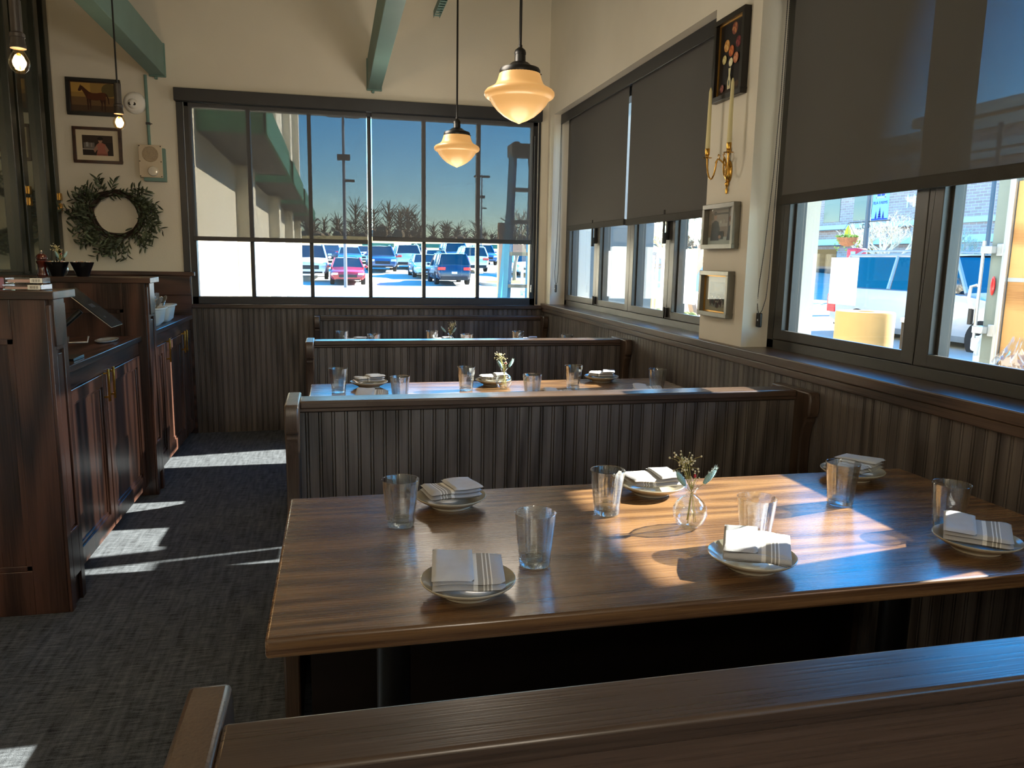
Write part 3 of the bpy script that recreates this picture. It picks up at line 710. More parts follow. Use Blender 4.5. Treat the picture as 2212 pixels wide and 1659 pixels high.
for i in range(16):
    k = i % 2; o = fk[k] if i < 2 else fk[k].copy()
    if i >= 2: COL.objects.link(o)
    by = 5.16 if i < 8 else 5.46; side = -1 if i < 8 else 1
    o.location = (-1.13+rr.uniform(-.04, .04), by+rr.uniform(-.07, .07), .8965+.105); o.rotation_euler = (rr.uniform(-.9, .9), rr.uniform(-.5, .5), rr.uniform(0, 3))
    tag(o, 'steel %s heaped in the white bin %s' % (['fork', 'spoon'][k], ['next to the middle divider', 'farther along the counter'][i >= 8]), 'cutlery', ['forks', 'spoons'][k]+[' in the nearer bin', ' in the farther bin'][i >= 8])

# ------------------------------------------------------------------ things on the walls
def picture(name, loc, w, h, fw, fd, fmat, facing, label, cat='picture', slip=None, mat_w=0, matc=None):
    """frame lying in local x (width) / z (height), front towards -y"""
    g = empty(name, loc, 0 if facing == '-y' else R(-90), label, cat); a, b = w/2, h/2
    f = MB(); f.box(-a, a, -fd, 0, b-fw, b).box(-a, a, -fd, 0, -b, -b+fw).box(-a, -a+fw, -fd, 0, -b+fw, b-fw).box(a-fw, a, -fd, 0, -b+fw, b-fw)
    f.build('frame', fmat, g, bevel=.002)
    a -= fw; b -= fw
    if slip:
        s = MB(); q = .006; d_ = fd*.45; s.box(-a, a, -d_, 0, b-q, b).box(-a, a, -d_, 0, -b, -b+q).box(-a, -a+q, -d_, 0, -b+q, b-q).box(a-q, a, -d_, 0, -b+q, b-q)
        s.build('gilt_slip', slip, g); a -= q; b -= q
    return g, a, b
class Print:
    """flat picture print: shapes in front of a backing, each a hair in front of the last"""
    def __init__(s, y): s.b = MB(); s.mats = []; s.y = y
    def mi(s, col):
        m = mat('print_'+col, col, .55, spec=.3); s.mats.append(m); return len(s.mats)-1
    def poly(s, pts, col):
        s.y -= .00012; s.b.poly([(x, s.y, z) for x, z in pts], s.mi(col)); return s
    def rect(s, x0, x1, z0, z1, col): return s.poly([(x0, z0), (x1, z0), (x1, z1), (x0, z1)], col)
    def oval(s, x, z, rx, rz, col, n=16, rot=0):
        c, q = math.cos(rot), math.sin(rot)
        return s.poly([(x+rx*math.cos(t)*c-rz*math.sin(t)*q, z+rx*math.cos(t)*q+rz*math.sin(t)*c) for t in [2*math.pi*i/n for i in range(n)]], col)
    def done(s, root, name='print'): return s.b.build(name, s.mats, root, fix=False)
M['blackframe'] = noisy('black_frame', '16120f', .15, 20, .35, .05, 120, spec=.5); M['brownframe'] = noisy('mottled_brown_frame', '3a2013', .5, 25, .35, .05, 120, spec=.5)
M['greyframe'] = noisy('pewter_frame', '77756c', .1, 20, .3, .03, 120, spec=.5, metal=.4); M['gilt'] = mat('gilt', 'b98a3c', .35, .8)
g, a, b = picture('horse_picture', (-1.604, YB-.0005, 2.40), .345, .248, .024, .022, M['blackframe'], '-y', 'framed painting of a brown horse standing in a field', slip=M['brownframe'])
p = Print(-.008).rect(-a, a, -b, b, '6d5434').rect(-a, a, .0, b, '9c7c42').rect(-a, -.02, .03, b, 'b8924a').oval(.10, .05, .05, .045, '5f5330').rect(-a, a, -b, -.055, '4d3a27')
hx = [(-.098,.045),(-.094,.036),(-.083,.038),(-.074,.046),(-.066,.036),(-.058,.018),(-.05,-.002),(-.044,-.014),(-.042,-.05),(-.041,-.086),(-.036,-.086),(-.036,-.05),(-.03,-.02),(-.027,-.05),(-.024,-.083),(-.02,-.083),(-.02,-.05),(-.016,-.018),(.02,-.02),(.038,-.016),(.046,-.04),(.043,-.062),(.047,-.09),(.052,-.09),(.052,-.06),(.06,-.03),(.064,-.05),(.066,-.092),(.071,-.092),(.071,-.05),(.074,-.02),(.078,.012),(.088,-.01),(.092,-.04),(.096,-.04),(.094,-.005),(.084,.024),(.072,.032),(.05,.034),(.02,.028),(-.01,.028),(-.03,.036),(-.052,.056),(-.07,.072),(-.078,.074),(-.080,.082),(-.084,.074),(-.09,.062)]
# the horse outline is split in convex-ish strips
p.poly([(-.098,.045),(-.094,.036),(-.083,.038),(-.072,.05),(-.07,.072),(-.078,.074),(-.080,.083),(-.085,.073)], '3f2012').poly([(-.074,.046),(-.058,.018),(-.046,-.01),(-.02,-.015),(-.01,.028),(-.03,.036),(-.052,.056),(-.07,.072)], '49240f')
p.poly([(-.046,-.012),(-.02,-.019),(.02,-.021),(.04,-.016),(.06,-.026),(.074,-.015),(.08,.018),(.072,.032),(.05,.034),(.02,.028),(-.01,.028),(-.035,.02)], '542a13')
for q in ([(-.046,-.01),(-.042,-.086),(-.036,-.086),(-.034,-.012)], [(-.033,-.014),(-.026,-.083),(-.021,-.083),(-.018,-.014)], [(.036,-.012),(.046,-.042),(.044,-.09),(.050,-.09),(.054,-.05),(.058,-.02)], [(.058,-.02),(.065,-.05),(.066,-.093),(.072,-.093),(.073,-.05),(.076,-.01)], [(.074,.03),(.084,.024),(.096,-.005),(.097,-.042),(.091,-.042),(.088,-.008),(.078,.012)]): p.poly(q, '3a1d10')
p.done(g)
g, a, b = picture('portrait_photo', (-1.60, YB-.0005, 2.078), .312, .245, .02, .02, M['brownframe'], '-y', 'framed photo of a person in pink with a wide white mount', 'photo')
p = Print(-.006).rect(-a, a, -b, b, 'd8ccb2').rect(-.098, .098, -.068, .068, '2c241f').rect(-.098, .098, .02, .068, '3b2f27').rect(-.09, -.02, -.02, .018, '6f6a66').rect(-.075, -.06, -.01, .02, '9a9a98').rect(-.045, -.035, -.012, .016, '8d8480').rect(-.098, .0, -.03, -.022, '9c958c')
p.poly([(-.012,-.068),(.062,-.068),(.06,-.03),(.05,.008),(.03,.018),(.008,.018),(-.008,.004),(-.002,-.03)], 'a8695a').poly([(.05,.006),(.07,-.03),(.055,-.05),(.045,-.02)], 'a07a68').poly([(-.006,.006),(-.03,-.03),(-.02,-.05),(0,-.02)], 'a07a68').oval(.018, .034, .013, .019, 'a8806c').oval(.018, .046, .018, .013, '1e1512').rect(.008, .028, .034, .038, '50443e').rect(-.01, .06, -.068, -.055, '8b5548')
p.done(g)
# dome camera, conduit, emergency call box
g = empty('dome_camera', (-1.343, YB-.0005, 2.378), 0, 'round white dome security camera beside the horse picture', 'camera'); b = MB()
b.lathe([(.075, 0), (.074, -.012), (.062, -.03), (.05, -.036), (0, -.036)], 36, axis='y'); b.build('housing', M['white'], g)
MB().ball((-.008, -.028, -.010), .036, 22, 12).build('eyeball', M['white'], g)
for x in (-.022, .006):
    MB().lathe([(.0, -.061), (.0105, -.061), (.0105, -.052)], 18, c=(x, 0, -.014), axis='y').build('lens', M['black'], g)
g = empty('wall_conduit', (-1.262, YB, 2.1), 0, 'thin dark conduit running down to the call box', 'conduit')
MB().tube([(-.004, -.012, .47), (.0, -.012, -.003)], .0105, 12).build('pipe', M['teal'], g); MB().box(-.014, .014, -.028, -.0005, .135, .15).tube([(.012, -.012, .142), (.026, -.012, .142)], .003, 6).build('strap', M['bronze'], g)
g = empty('call_box', (-1.25, YB, 1.975), 0, 'beige speaker box with a round strobe lamp below the conduit', 'alarm box'); bg_ = mat('beige_plate', 'cdbfa6', .5)
MB().box(-.055, .092, -.045, -.0005, -.13, .10).build('back_box', M['teal'], g, bevel=.003); MB().box(-.08, .075, -.055, -.045, -.105, .118).build('face_plate', bg_, g, bevel=.003)
MB().lathe([(0, -.058), (.052, -.058), (.054, -.055)], 36, c=(-.002, 0, .055), axis='y').build('speaker_grille', noisy('grille', 'b7a68c', .2, 300, .7, .6, 400), g)
MB().lathe([(.036, -.055), (.035, -.062), (.03, -.072), (0, -.078)], 28, c=(.012, 0, -.062), axis='y').build('strobe_lens', mat('strobe', 'd8d2c2', .12, spec=.6), g)
sb = MB()
for x in (-.072, .067):
    for z in (-.097, .005, .11): sb.ball((x, -.056, z), .004, 8, 6)
sb.build('screws', M['black'], g)

# olive wreath
g = empty('olive_wreath', (-1.497, YB-.03, 1.605), 0, 'olive leaf wreath with dark twigs on the cream wall', 'wreath'); rw = random.Random(11)
M['leaf'] = noisy('olive_leaf', '39422f', .25, 30, .55, .1, 80, spec=.4); M['leaf2'] = noisy('olive_leaf_pale', '5b6650', .2, 30, .6, .1, 80); M['twig'] = mat('dark_twig', '2c2018', .8)
tw = MB()
for k in range(11):
    r0 = .165+rw.uniform(-.012, .02); ph = rw.uniform(0, 6.28); y0 = rw.uniform(-.03, .0)
    tw.tube([((r0+.01*math.sin(3*t+ph))*math.cos(t), y0+.012*math.cos(4*t+ph), (r0+.01*math.sin(3*t+ph))*.93*math.sin(t)) for t in [2*math.pi*i/40 for i in range(41)]], .006, 6)
tw.build('twig_ring', M['twig'], g)
lf = MB(); ol = MB(); sp = MB()
def leaf(p, d, L, w, mi):
    d = d.normalized(); n = Vector((rw.gauss(0, .5), -1, rw.gauss(0, .5))); s = d.cross(n).normalized(); n = s.cross(d).normalized(); c = rw.uniform(-.3, .3)
    rows = []
    for i in range(6):
        t = i/5; q = p+d*L*t+n*(c*L*t*t)+Vector((0, -.012*math.sin(3*t), 0)); ww = w*math.sin(math.pi*min(1, .06+.92*t))**.8
        rows.append((q-s*ww, q+n*ww*.35, q+s*ww))
    base = lf.add([v for r_ in rows for v in r_])
    for i in range(5):
        for j in range(2): lf.face([base+i*3+j, base+i*3+j+1, base+(i+1)*3+j+1, base+(i+1)*3+j], mi, True)
for k in range(74):
    a = rw.uniform(0, 6.28); r0 = .165+rw.uniform(-.03, .05); P0 = Vector((r0*math.cos(a), rw.uniform(-.05, -.01), r0*.93*math.sin(a)))
    out = Vector((math.cos(a), rw.uniform(-.5, .1), math.sin(a))); tan = Vector((-math.sin(a), 0, math.cos(a)))*(-1)
    d = (out*rw.uniform(.35, 1.0)+tan*rw.uniform(.2, .9)+Vector((rw.gauss(0, .2), 0, rw.gauss(0, .2)))).normalized(); L = rw.uniform(.05, .15)
    pts = [P0+d*L*t+Vector((0, 0, -.02*t*t)) for t in (0, .33, .66, 1)]; sp.tube(pts, .0016, 5)
    for j in range(7):
        t = .15+.85*j/6; q = P0+d*L*t+Vector((0, 0, -.02*t*t)); s = Vector((-d.z, 0, d.x))*(1 if j % 2 else -1)
        leaf(q, d*.8+s*rw.uniform(.5, 1)+Vector((0, rw.gauss(0, .25), 0)), rw.uniform(.04, .062), rw.uniform(.0055, .0085), 1 if rw.random() < .3 else 0)
    if rw.random() < .2: ol.ball(P0+d*L*.7+Vector((0, -.01, -.015)), .0075, 8, 6, (1, 1, 1.25))
for k in range(70):
    a = rw.uniform(0, 6.28); r0 = .16+rw.uniform(-.025, .03); P0 = Vector((r0*math.cos(a), rw.uniform(-.055, -.02), r0*.93*math.sin(a)))
    leaf(P0, Vector((math.sin(a)*.8+rw.gauss(0, .5), rw.gauss(0, .2), -math.cos(a)*.8+rw.gauss(0, .5))), rw.uniform(.035, .055), .007, 0)
sp.build('sprig_stems', M['twig'], g); tag(lf.build('foliage', [M['leaf'], M['leaf2']], g), None, None, None, 'stuff'); ol.build('olives', mat('olive_fruit', '241a1c', .3), g)

# pictures on the pillar (facing the room, -x)
XP = XW-.0005
g, a, b = picture('flower_picture', (XP, 3.155, 2.205), .262, .342, .022, .03, M['blackframe'], '-x', 'black framed still life of flowers in a white vase, highest on the pillar', slip=M['gilt'])
p = Print(-.008).rect(-a, a, -b, b, '17120f').rect(-a, a, -b, -b+.03, '2c2017')
def bloom(x, z, r, c1, c2):
    p.oval(x, z, r, r*1.05, c1)
    for k in range(6): p.oval(x+r*.45*math.cos(k*1.05), z+r*.45*math.sin(k*1.05), r*.5, r*.35, c2 if k % 2 else c1, 10, k*1.05)
bloom(.016, .112, .024, '7d4436', 'b67a4e'); bloom(-.045, .055, .024, 'b9823c', 'd9b070'); bloom(.055, .05, .022, '5e2328', '863c3c'); bloom(.0, .025, .022, 'a5532a', 'c9753c'); bloom(-.055, .0, .018, 'c0b070', 'd8cf9a'); bloom(.045, -.012, .021, 'b06a4a', 'd09a72'); bloom(.005, -.022, .017, 'd8d2a8', 'efe9c6'); bloom(-.06, -.118, .016, '7c4440', 'a86a5c')
p.poly([(-.008,-.045),(.012,-.045),(.008,-.075),(.016,-.10),(.014,-.13),(-.012,-.13),(-.014,-.10),(-.005,-.075)], 'cfc79c').oval(.0, -.105, .007, .012, '6d7a6a').oval(.07, -.12, .02, .012, '4a3524')
p.done(g)
g, a, b = picture('pair_photo', (XP, 3.153, 1.499), .285, .196, .02, .034, M['greyframe'], '-x', 'grey framed old photo of two people in dark clothes, middle of the pillar', 'photo')
p = Print(-.008).rect(-a, a, -b, b, '8d7d70').rect(-a, a, .01, b, '9c8c7f').rect(-a, a, -b, -.045, 'b9bdb8').rect(-.06, .06, .02, .052, 'a3968a').rect(-.06, .065, .052, .06, '4f4038').rect(.055, .065, -.01, .075, '4f4038').rect(-.03, .05, .0, .014, 'b5aaa0').rect(-.10, -.055, .03, .06, '7b6a5c').rect(-.02, .0, .014, .026, 'cbc3b8').rect(.015, .025, .012, .03, 'c0b3a5')
p.poly([(-.10,-.06),(-.02,-.06),(-.015,-.01),(-.03,.02),(-.06,.03),(-.09,.015)], '2a2522').oval(-.06, .045, .013, .018, 'b08c78').oval(-.06, .058, .014, .009, '4a3a30').poly([(.05,-.06),(.11,-.06),(.105,-.01),(.085,.008),(.06,-.005)], '2b2624').oval(.082, .02, .012, .016, 'b4917e').oval(.082, .03, .016, .014, '7d4c34').rect(-.025, .02, -.055, -.02, '1f1c1b').oval(-.012, -.045, .012, .008, 'b08c78')
p.done(g); MB().box(-a, a, -.014, -.0135, -b, b).build('cover_glass', M['pane'], g)
g, a, b = picture('group_photo', (XP, 3.158, 1.205), .268, .203, .02, .034, M['greyframe'], '-x', 'grey and gilt framed black and white group photo, lowest on the pillar', 'photo', slip=M['gilt'])
p = Print(-.008).rect(-a, a, -b, b, 'b3a993').rect(-.07, .065, -.06, .052, '3c3b38').rect(-.07, .065, .0, .052, '77756a').rect(-.03, .055, .01, .045, '8f8d80').rect(-.07, .065, -.06, -.045, '8d8a80')
rg = random.Random(5)
for k in range(16):
    x = -.062+k*.0078+rg.uniform(-.002, .002); z = -.03+rg.uniform(-.012, .014)
    p.rect(x-.004, x+.004, z-.022, z, rg.choice(['1c1b1a', '4d2b28', 'c9c6bb', '2a2a2c', '5c5a55'])).oval(x, z+.005, .003, .0042, 'b9ada0')
p.done(g); MB().box(-a, a, -.014, -.0135, -b, b).build('cover_glass', M['pane'], g)

# brass sconce with two candles
g = empty('candle_sconce', (XP, 3.13, 1.70), R(-90), 'brass two arm wall sconce on the pillar', 'sconce')
MB().lathe([(0, .0), (.030, .0), (.031, -.004), (.026, -.012), (.016, -.018), (0, -.022)], 32, c=(0, 0, .03), axis='y').xf(Matrix.Translation(Vector((0, 0, .03))) @ Matrix.Diagonal((.85, 1, 1.55, 1)) @ Matrix.Translation(Vector((0, 0, -.03)))).lathe([(0, -.065), (.005, -.062), (.0065, -.045), (.004, -.035), (.008, -.028), (.010, -.02), (.006, -.012), (.004, -.005)], 14, c=(0, -.008, .0)).lathe([(.004, .075), (.007, .085), (.004, .095), (.009, .11), (.011, .12), (.006, .135), (.004, .15), (.006, .165), (.003, .185), (0, .19)], 14, c=(0, -.008, 0)).build('back_plate', M['brass'], g)
for s in (-1, 1):
    ar = MB(); pts = []
    for i in range(15):
        t = i/14
        if t < .4: u = t/.4; pts.append((s*(.004+.028*u), -.018-.028*u, .055+.03*math.sin(u*1.57)))
        else: u = (t-.4)/.6; pts.append((s*(.064-.032*math.cos(math.pi*u)), -.046-.014*u, .085-.088*math.sin(math.pi*min(1, u*1.0))*1.0+.01*u))
    ar.tube(pts, .0036, 10)
    ar.tube([(s*.022, -.04, .085), (s*.016, -.042, .098), (s*.026, -.042, .104), (s*.03, -.042, .096)], .002, 7).tube([(s*.03, -.044, .07), (s*.042, -.044, .078), (s*.048, -.044, .070)], .002, 7)
    a_ = ar.build('arm', M['brass'], g)
    MB().lathe([(0, .0), (.020, .003), (.022, .005), (.008, .006), (.007, .014), (.0105, .018), (.0105, .042), (.0112, .043), (.0095, .044), (0, .04)], 24, c=(s*.096, -.06, .092)).build('candle_cup', M['brass'], a_)
    c = MB().lathe([(0, 0), (.0105, 0), (.0068, .24), (.004, .252), (.0012, .258), (0, .259)], 18).build('taper_candle', mat('ivory_wax', 'd9cf9f', .5, spec=.3)); c.location = (XP-.06, 3.13-s*.096, 1.70+.134)
    tag(c, ['ivory taper candle in the sconce arm nearer the far window', 'ivory taper candle in the sconce arm nearer the viewer'][s > 0], 'candle', 'candles in the wall sconce')

# blind cords with tags
def cord(name, pts, tagp, label, beads=True, r=.0022):
    g = empty(name, (0, 0, 0), 0, label, 'cord'); b = MB().tube(pts, r*.6 if beads else r, 6)
    if beads:
        acc = 0; P = [Vector(q) for q in pts]
        for i in range(len(P)-1):
            L = (P[i+1]-P[i]).length; n = max(1, int(L/.0075))
            for j in range(n): b.ball(P[i].lerp(P[i+1], j/n), r, 6, 4)
    b.build('bead_chain' if beads else 'loop', M['black'], g)
    x, y, z = tagp; k = MB().box(x-.006, x+.006, y-.016, y+.016, z-.06, z).build('cord_weight', M['black'], g, bevel=.004, seg=3)
    MB().box(x-.0075, x-.006, y-.004, y+.004, z-.034, z-.026).build('screw', M['silver'], k)
    return g
cx = 1.735
def curve(p0, p1, sag, n=16): return [tuple(Vector(p0).lerp(Vector(p1), i/n)+Vector(sag)*math.sin(math.pi*i/n)) for i in range(n+1)]
q = [(cx, 2.872, 2.43), (cx, 2.87, 2.3), (cx, 2.873, 2.0), (cx, 2.885, 1.7), (cx, 2.915, 1.4), (cx, 2.938, 1.25), (cx, 2.942, 1.18), (cx, 2.935, 1.15), (cx, 2.925, 1.135)]
q2 = [(cx, 2.915, 1.135), (cx, 2.90, 1.15), (cx, 2.878, 1.20), (cx, 2.868, 1.30), (cx, 2.862, 1.55), (cx, 2.856, 2.0), (cx, 2.852, 2.43)]
cord('blind_cord', q+q2, (cx, 2.92, 1.137), 'black bead chain loop hanging beside the near window on the pillar side')
q = [(1.71, 5.88, 2.37), (1.71, 5.885, 1.9), (1.705, 5.90, 1.5), (1.70, 5.92, 1.25), (1.70, 5.905, 1.17), (1.70, 5.88, 1.15), (1.70, 5.85, 1.17), (1.70, 5.825, 1.25), (1.705, 5.83, 1.5), (1.71, 5.85, 1.9), (1.71, 5.865, 2.37)]
cord('blind_cord', q, (1.70, 5.885, 1.15), 'thin blind cord loop with a black tag in the far window corner', False, .002)
q = [(1.54, YB-.02, 2.3), (1.545, YB-.022, 1.6), (1.545, YB-.022, 1.16), (1.555, YB-.022, 1.14), (1.56, YB-.022, 1.17), (1.56, YB-.022, 1.6), (1.555, YB-.02, 2.3)]
cord('blind_cord', q, (1.552, YB-.024, 1.14), 'pale blind chain at the edge of the end window', False, .0016)

# ------------------------------------------------------------------ lamps
def glow(name, col, s): return mat(name, col, .4, emit=col, es=s)
def opal():
    m = mat('opal_glass', 'b89a70', .3, spec=.3); k = NT(m); p = k.n['Principled BSDF']
    p.inputs['Emission Color'].default_value = srgb('ffb866'); p.inputs['Emission Strength'].default_value = .5
    return m
M['opal'] = opal()
def pendant(x, y, ztip, label, watt=6.0):
    g = empty('pendant_lamp', (x, y, ztip), 0, label, 'pendant lamp', 'schoolhouse pendants')
    k = .150
    prof = [(0, 0), (.004, .0005), (.012, .005), (.035, .014), (.066, .031), (.094, .054), (.115, .078), (.127, .098), (.1295, .1005), (.136, .102), (.145, .108), (.1495, .117), (.1485, .127), (.141, .136), (.128, .143), (.112, .151), (.101, .162), (.094, .178), (.089, .194), (.086, .203), (.083, .207)]
    sh = MB().lathe(prof, 64).build('glass_shade', M['opal'], g)
    MB().lathe([(.0855, .198), (.0865, .200), (.0865, .216), (.082, .224), (.06, .231), (.046, .238), (.036, .247), (.0235, .251), (.0225, .28), (.0245, .2805), (.0245, .289), (.021, .299), (.012, .306), (.0085, .309), (.0085, .318), (.0062, .320)], 40).tube([(.086, 0, .207), (.094, 0, .207)], .003, 8).build('holder', M['black'], g)
    MB().tube([(0, 0, .318), (0, 0, ZC-ztip-.03)], .0062, 10).build('rod', M['black'], g)
    MB().lathe([(.06, ZC-ztip-.002), (.06, ZC-ztip-.02), (.05, ZC-ztip-.03), (0, ZC-ztip-.032)], 28).build('ceiling_rose', M['black'], g)
    l = bpy.data.lights.new('pendant_glow', 'POINT'); l.energy = watt; l.color = (1, .88, .72); l.shadow_soft_size = .14
    o = bpy.data.objects.new('pendant_glow', l); COL.objects.link(o); o.parent = g; o.location = (0, 0, -.16)
    l2 = bpy.data.lights.new('pendant_upglow', 'POINT'); l2.energy = watt*.8; l2.color = (1, .88, .72); l2.shadow_soft_size = .08
    o = bpy.data.objects.new('pendant_upglow', l2); COL.objects.link(o); o.parent = g; o.location = (-.2, 0, .3)
    return g
pendant(.78, 3.33, 1.912, 'nearer opal glass pendant lamp on a black rod')
pendant(.798, 5.18, 1.931, 'farther opal glass pendant lamp on a black rod')
for i, y in enumerate((-1.5, -2.9)): pendant(.2, y, 2.05, ['opal glass pendant lamp behind the viewer', 'opal glass pendant lamp farthest behind the viewer'][i], 27)  # pendants added out of view to brighten walls and bench faces
M['bulbglass'] = clear_glass('amber_bulb', (1, .86, .62), 1.4, .02, 1.2)
def bare_bulb(x, y, zc, label):
    g = empty('bulb_pendant', (x, y, zc), 0, label, 'bulb lamp', 'bare bulb pendants')
    MB().lathe([(.0, -.032), (.012, -.029), (.024, -.018), (.0295, -.003), (.0285, .01), (.022, .024), (.015, .038), (.0135, .046)], 28).build('bulb', M['bulbglass'], g)
    f = MB()
    for i in range(6):
        a = i*1.047; f.tube([(.005*math.cos(a), .005*math.sin(a), .022), (.010*math.cos(a+.3), .010*math.sin(a+.3), -.018)], .0019, 6)
    f.build('filament', glow('filament', 'ffb24a', 60), g)
    MB().lathe([(.0225, .044), (.0225, .055), (.0205, .06), (.0195, .075), (.0215, .077), (.0215, .087), (.0165, .092), (.0165, .185), (.006, .19)], 24).build('socket', noisy('brown_socket', '3a332e', .1, 30, .35, .03, 90, spec=.5), g)
    MB().tube([(0, 0, .188), (0, 0, ZC-zc)], .0042, 8).build('cord', M['black'], g)
    l = bpy.data.lights.new('bulb_glow', 'POINT'); l.energy = 7; l.color = (1, .76, .5); l.shadow_soft_size = .03
    o = bpy.data.objects.new('bulb_glow', l); COL.objects.link(o); o.parent = g; o.location = (0, 0, -.005)
    return g
bare_bulb(-1.024, 4.3, 1.972, 'bare filament bulb hanging in front of the framed photos')
bare_bulb(-.943, 2.8, 1.915, 'bare filament bulb hanging nearest the viewer, before the mirror partition')
bare_bulb(-.96, 1.2, 1.93, 'bare filament bulb outside the view, beside the viewer')  # bulb added out of view for more ambient light
# ------------------------------------------------------------------ outside: pavement, lot, bank
def zlot(x, y):
    if y < 43: return -.15
    if y < 56: return -.15+(y-43)/13*.62
    if y < 76: return .47+(y-56)/20*.7
    return 1.17
M['lot'] = noisy('sunlit_concrete', 'a9a59b', .08, .6, .9, .05, 20, spec=.2)
ys = [6.36, 12, 20, 30, 43, 48, 56, 66, 76, 80]
b = MB()
b.grid(lambda u, v: (-60+150*u, ys[min(int(v*9+.001), 9)], zlot(0, ys[min(int(v*9+.001), 9)])), 6, 9, 0, False)
struct(b.build('ground_lot', M['lot']), 'bright parking lot beyond the end window')
b = MB().poly([(2.02, -40, -.16), (60, -40, -.3), (60, 6.36, -.3), (2.02, 6.36, -.16)])
struct(b.build('ground_pavement', M['lot']), 'bright paving beyond the side windows')
bank = noisy('straw_bank', 'b39a62', .2, .25, .95, .2, 3, spec=.05)
b = MB().grid(lambda u, v: (-90+200*u, 78+30*v, 1.0+2.6*v+.5*math.sin(u*17)*v), 20, 6)
struct(b.build('ground_bank', bank), 'straw coloured grass bank behind the lot')
# woods on the far rise
rh = random.Random(21)
M['wood_far'] = noisy('winter_woods', '8f7f6b', .3, .25, .95, 0, spec=.02)
b = MB()
for i in range(190):
    x = -75+i*1.1+rh.uniform(-1, 1); y = 118+rh.uniform(-6, 14); h = (5.0+1.5*math.sin(x*.07+1)+.8*math.sin(x*.23))*rh.uniform(.75, 1.15)
    for k in range(3): b.ball((x+rh.gauss(0, 1.3), y+rh.gauss(0, 1), 2.0+h*rh.uniform(.1, .38)), rh.uniform(.7, 1.3), 6, 4, (1, 1, 1.1))
    b.tube([(x, y, 1.5), (x, y, 1.8+h*.9)], .1, 4)
    for k in range(70):
        a = rh.uniform(0, 6.28); t = rh.uniform(.2, .85); p = Vector((x, y, 1.8+h*t)); d = Vector((math.cos(a)*.75, math.sin(a)*.5, rh.uniform(.3, 1.0))).normalized(); L = h*rh.uniform(.12, .34); e = p+d*L; w = Vector((.07, 0, 0)) if abs(d.x) < .7 else Vector((0, 0, .07))
        b.poly([p-w, p+w, e+w*.5, e-w*.5])
tag(b.build('woods', M['wood_far']), 'brown winter woods along the horizon beyond the lot', 'woods', None, 'stuff')

# ------------------------------------------------------------------ white wing with green awnings
M['stucco'] = noisy('white_stucco', 'e8ddc4', .02, 1.5, .85, .03, 30)
g = struct(MB().box(-8, -1.13, 6.6, 27, -.2, 7.5).build('wall_wing', M['stucco']), 'bright white wing of the building beyond the end window')
pl = MB()
for y in (9.9, 14.7, 19.4, 24.0): pl.box(-1.13, -.95, y, y+.5, -.2, 6.0)
struct(pl.build('trim_7', M['stucco']))
M['soff'] = mat('awning_soffit', '2a2b2b', .8)  # dark grey paints in the shade beneath the wing awnings
M['awn'] = noisy('green_awning', '3a6c57', .06, 5, .75, .05, 80)
for i, (y0, y1) in enumerate(((7.25, 10.9), (11.9, 15.6), (16.6, 20.3), (21.2, 25.0))):
    z0, z1 = 2.40, 3.15; xo = -.56
    r = empty('awning', (-1.13, (y0+y1)/2, z0), 0, ['green awning on the white wing, nearest the window', 'green awning second along the white wing', 'green awning third along the white wing', 'green awning farthest along the white wing'][i], 'awning', 'green awnings on the wing')
    L = (y1-y0)/2
    b = MB(); b.prism([(0, z1-z0), (xo+1.13, .28), (xo+1.13, .25), (.0, z1-z0-.04)], 'y', -L, L)
    MB().box(.0, xo+1.11, -L+.02, L-.02, -.012, .0).build('soffit', M['soff'], r)
    b.build('canopy', M['awn'], r)
    MB().box(xo+1.13-.015, xo+1.13+.01, -L, L, -.02, .28).build('valance', M['awn'], r)
    for s in (-L, L-.02): MB().prism([(0, -.02), (xo+1.13, -.02), (xo+1.13, .27), (0, z1-z0-.02)], 'y', s, s+.02).build('end_gusset', M['awn'], r)

# ------------------------------------------------------------------ cars
M['tyre'] = mat('tyre', '141414', .9); M['rim'] = mat('rim', '9da0a3', .3, .8); M['carglass'] = mat('car_glass', '0e161d', .04, spec=1.0)
M['lampw'] = mat('headlamp', 'dfe6ea', .1, spec=.9); M['lampr'] = mat('tail_lamp', 'c0141a', .2, spec=.7, emit='ff2020', es=.15); M['plas'] = mat('black_trim', '1a1b1d', .6); M['plate_w'] = mat('number_plate', 'dfe3ea', .5)
PAINT = {}
def paint(c):
    if c not in PAINT: PAINT[c] = mat('paint_'+c, c, .22, .15, .6, coat=.6)
    return PAINT[c]
PROF = {  # length, width, hood height, belt, roof, (s of: hood end, windshield top, roof end, rear glass base, tail), heights in m
 'sedan': dict(L=4.6, W=1.80, hood=.78, belt=.92, roof=1.43, s=(.27, .42, .70, .86), deck=.98, gc=.20),
 'suv': dict(L=4.75, W=1.90, hood=1.00, belt=1.08, roof=1.72, s=(.26, .38, .90, .975), deck=1.08, gc=.25),
 'big': dict(L=5.3, W=2.0, hood=1.12, belt=1.20, roof=1.90, s=(.26, .36, .93, .985), deck=1.2, gc=.28),
 'van': dict(L=5.2, W=2.0, hood=1.15, belt=1.22, roof=1.95, s=(.20, .33, .62, .66), deck=1.15, gc=.3)}
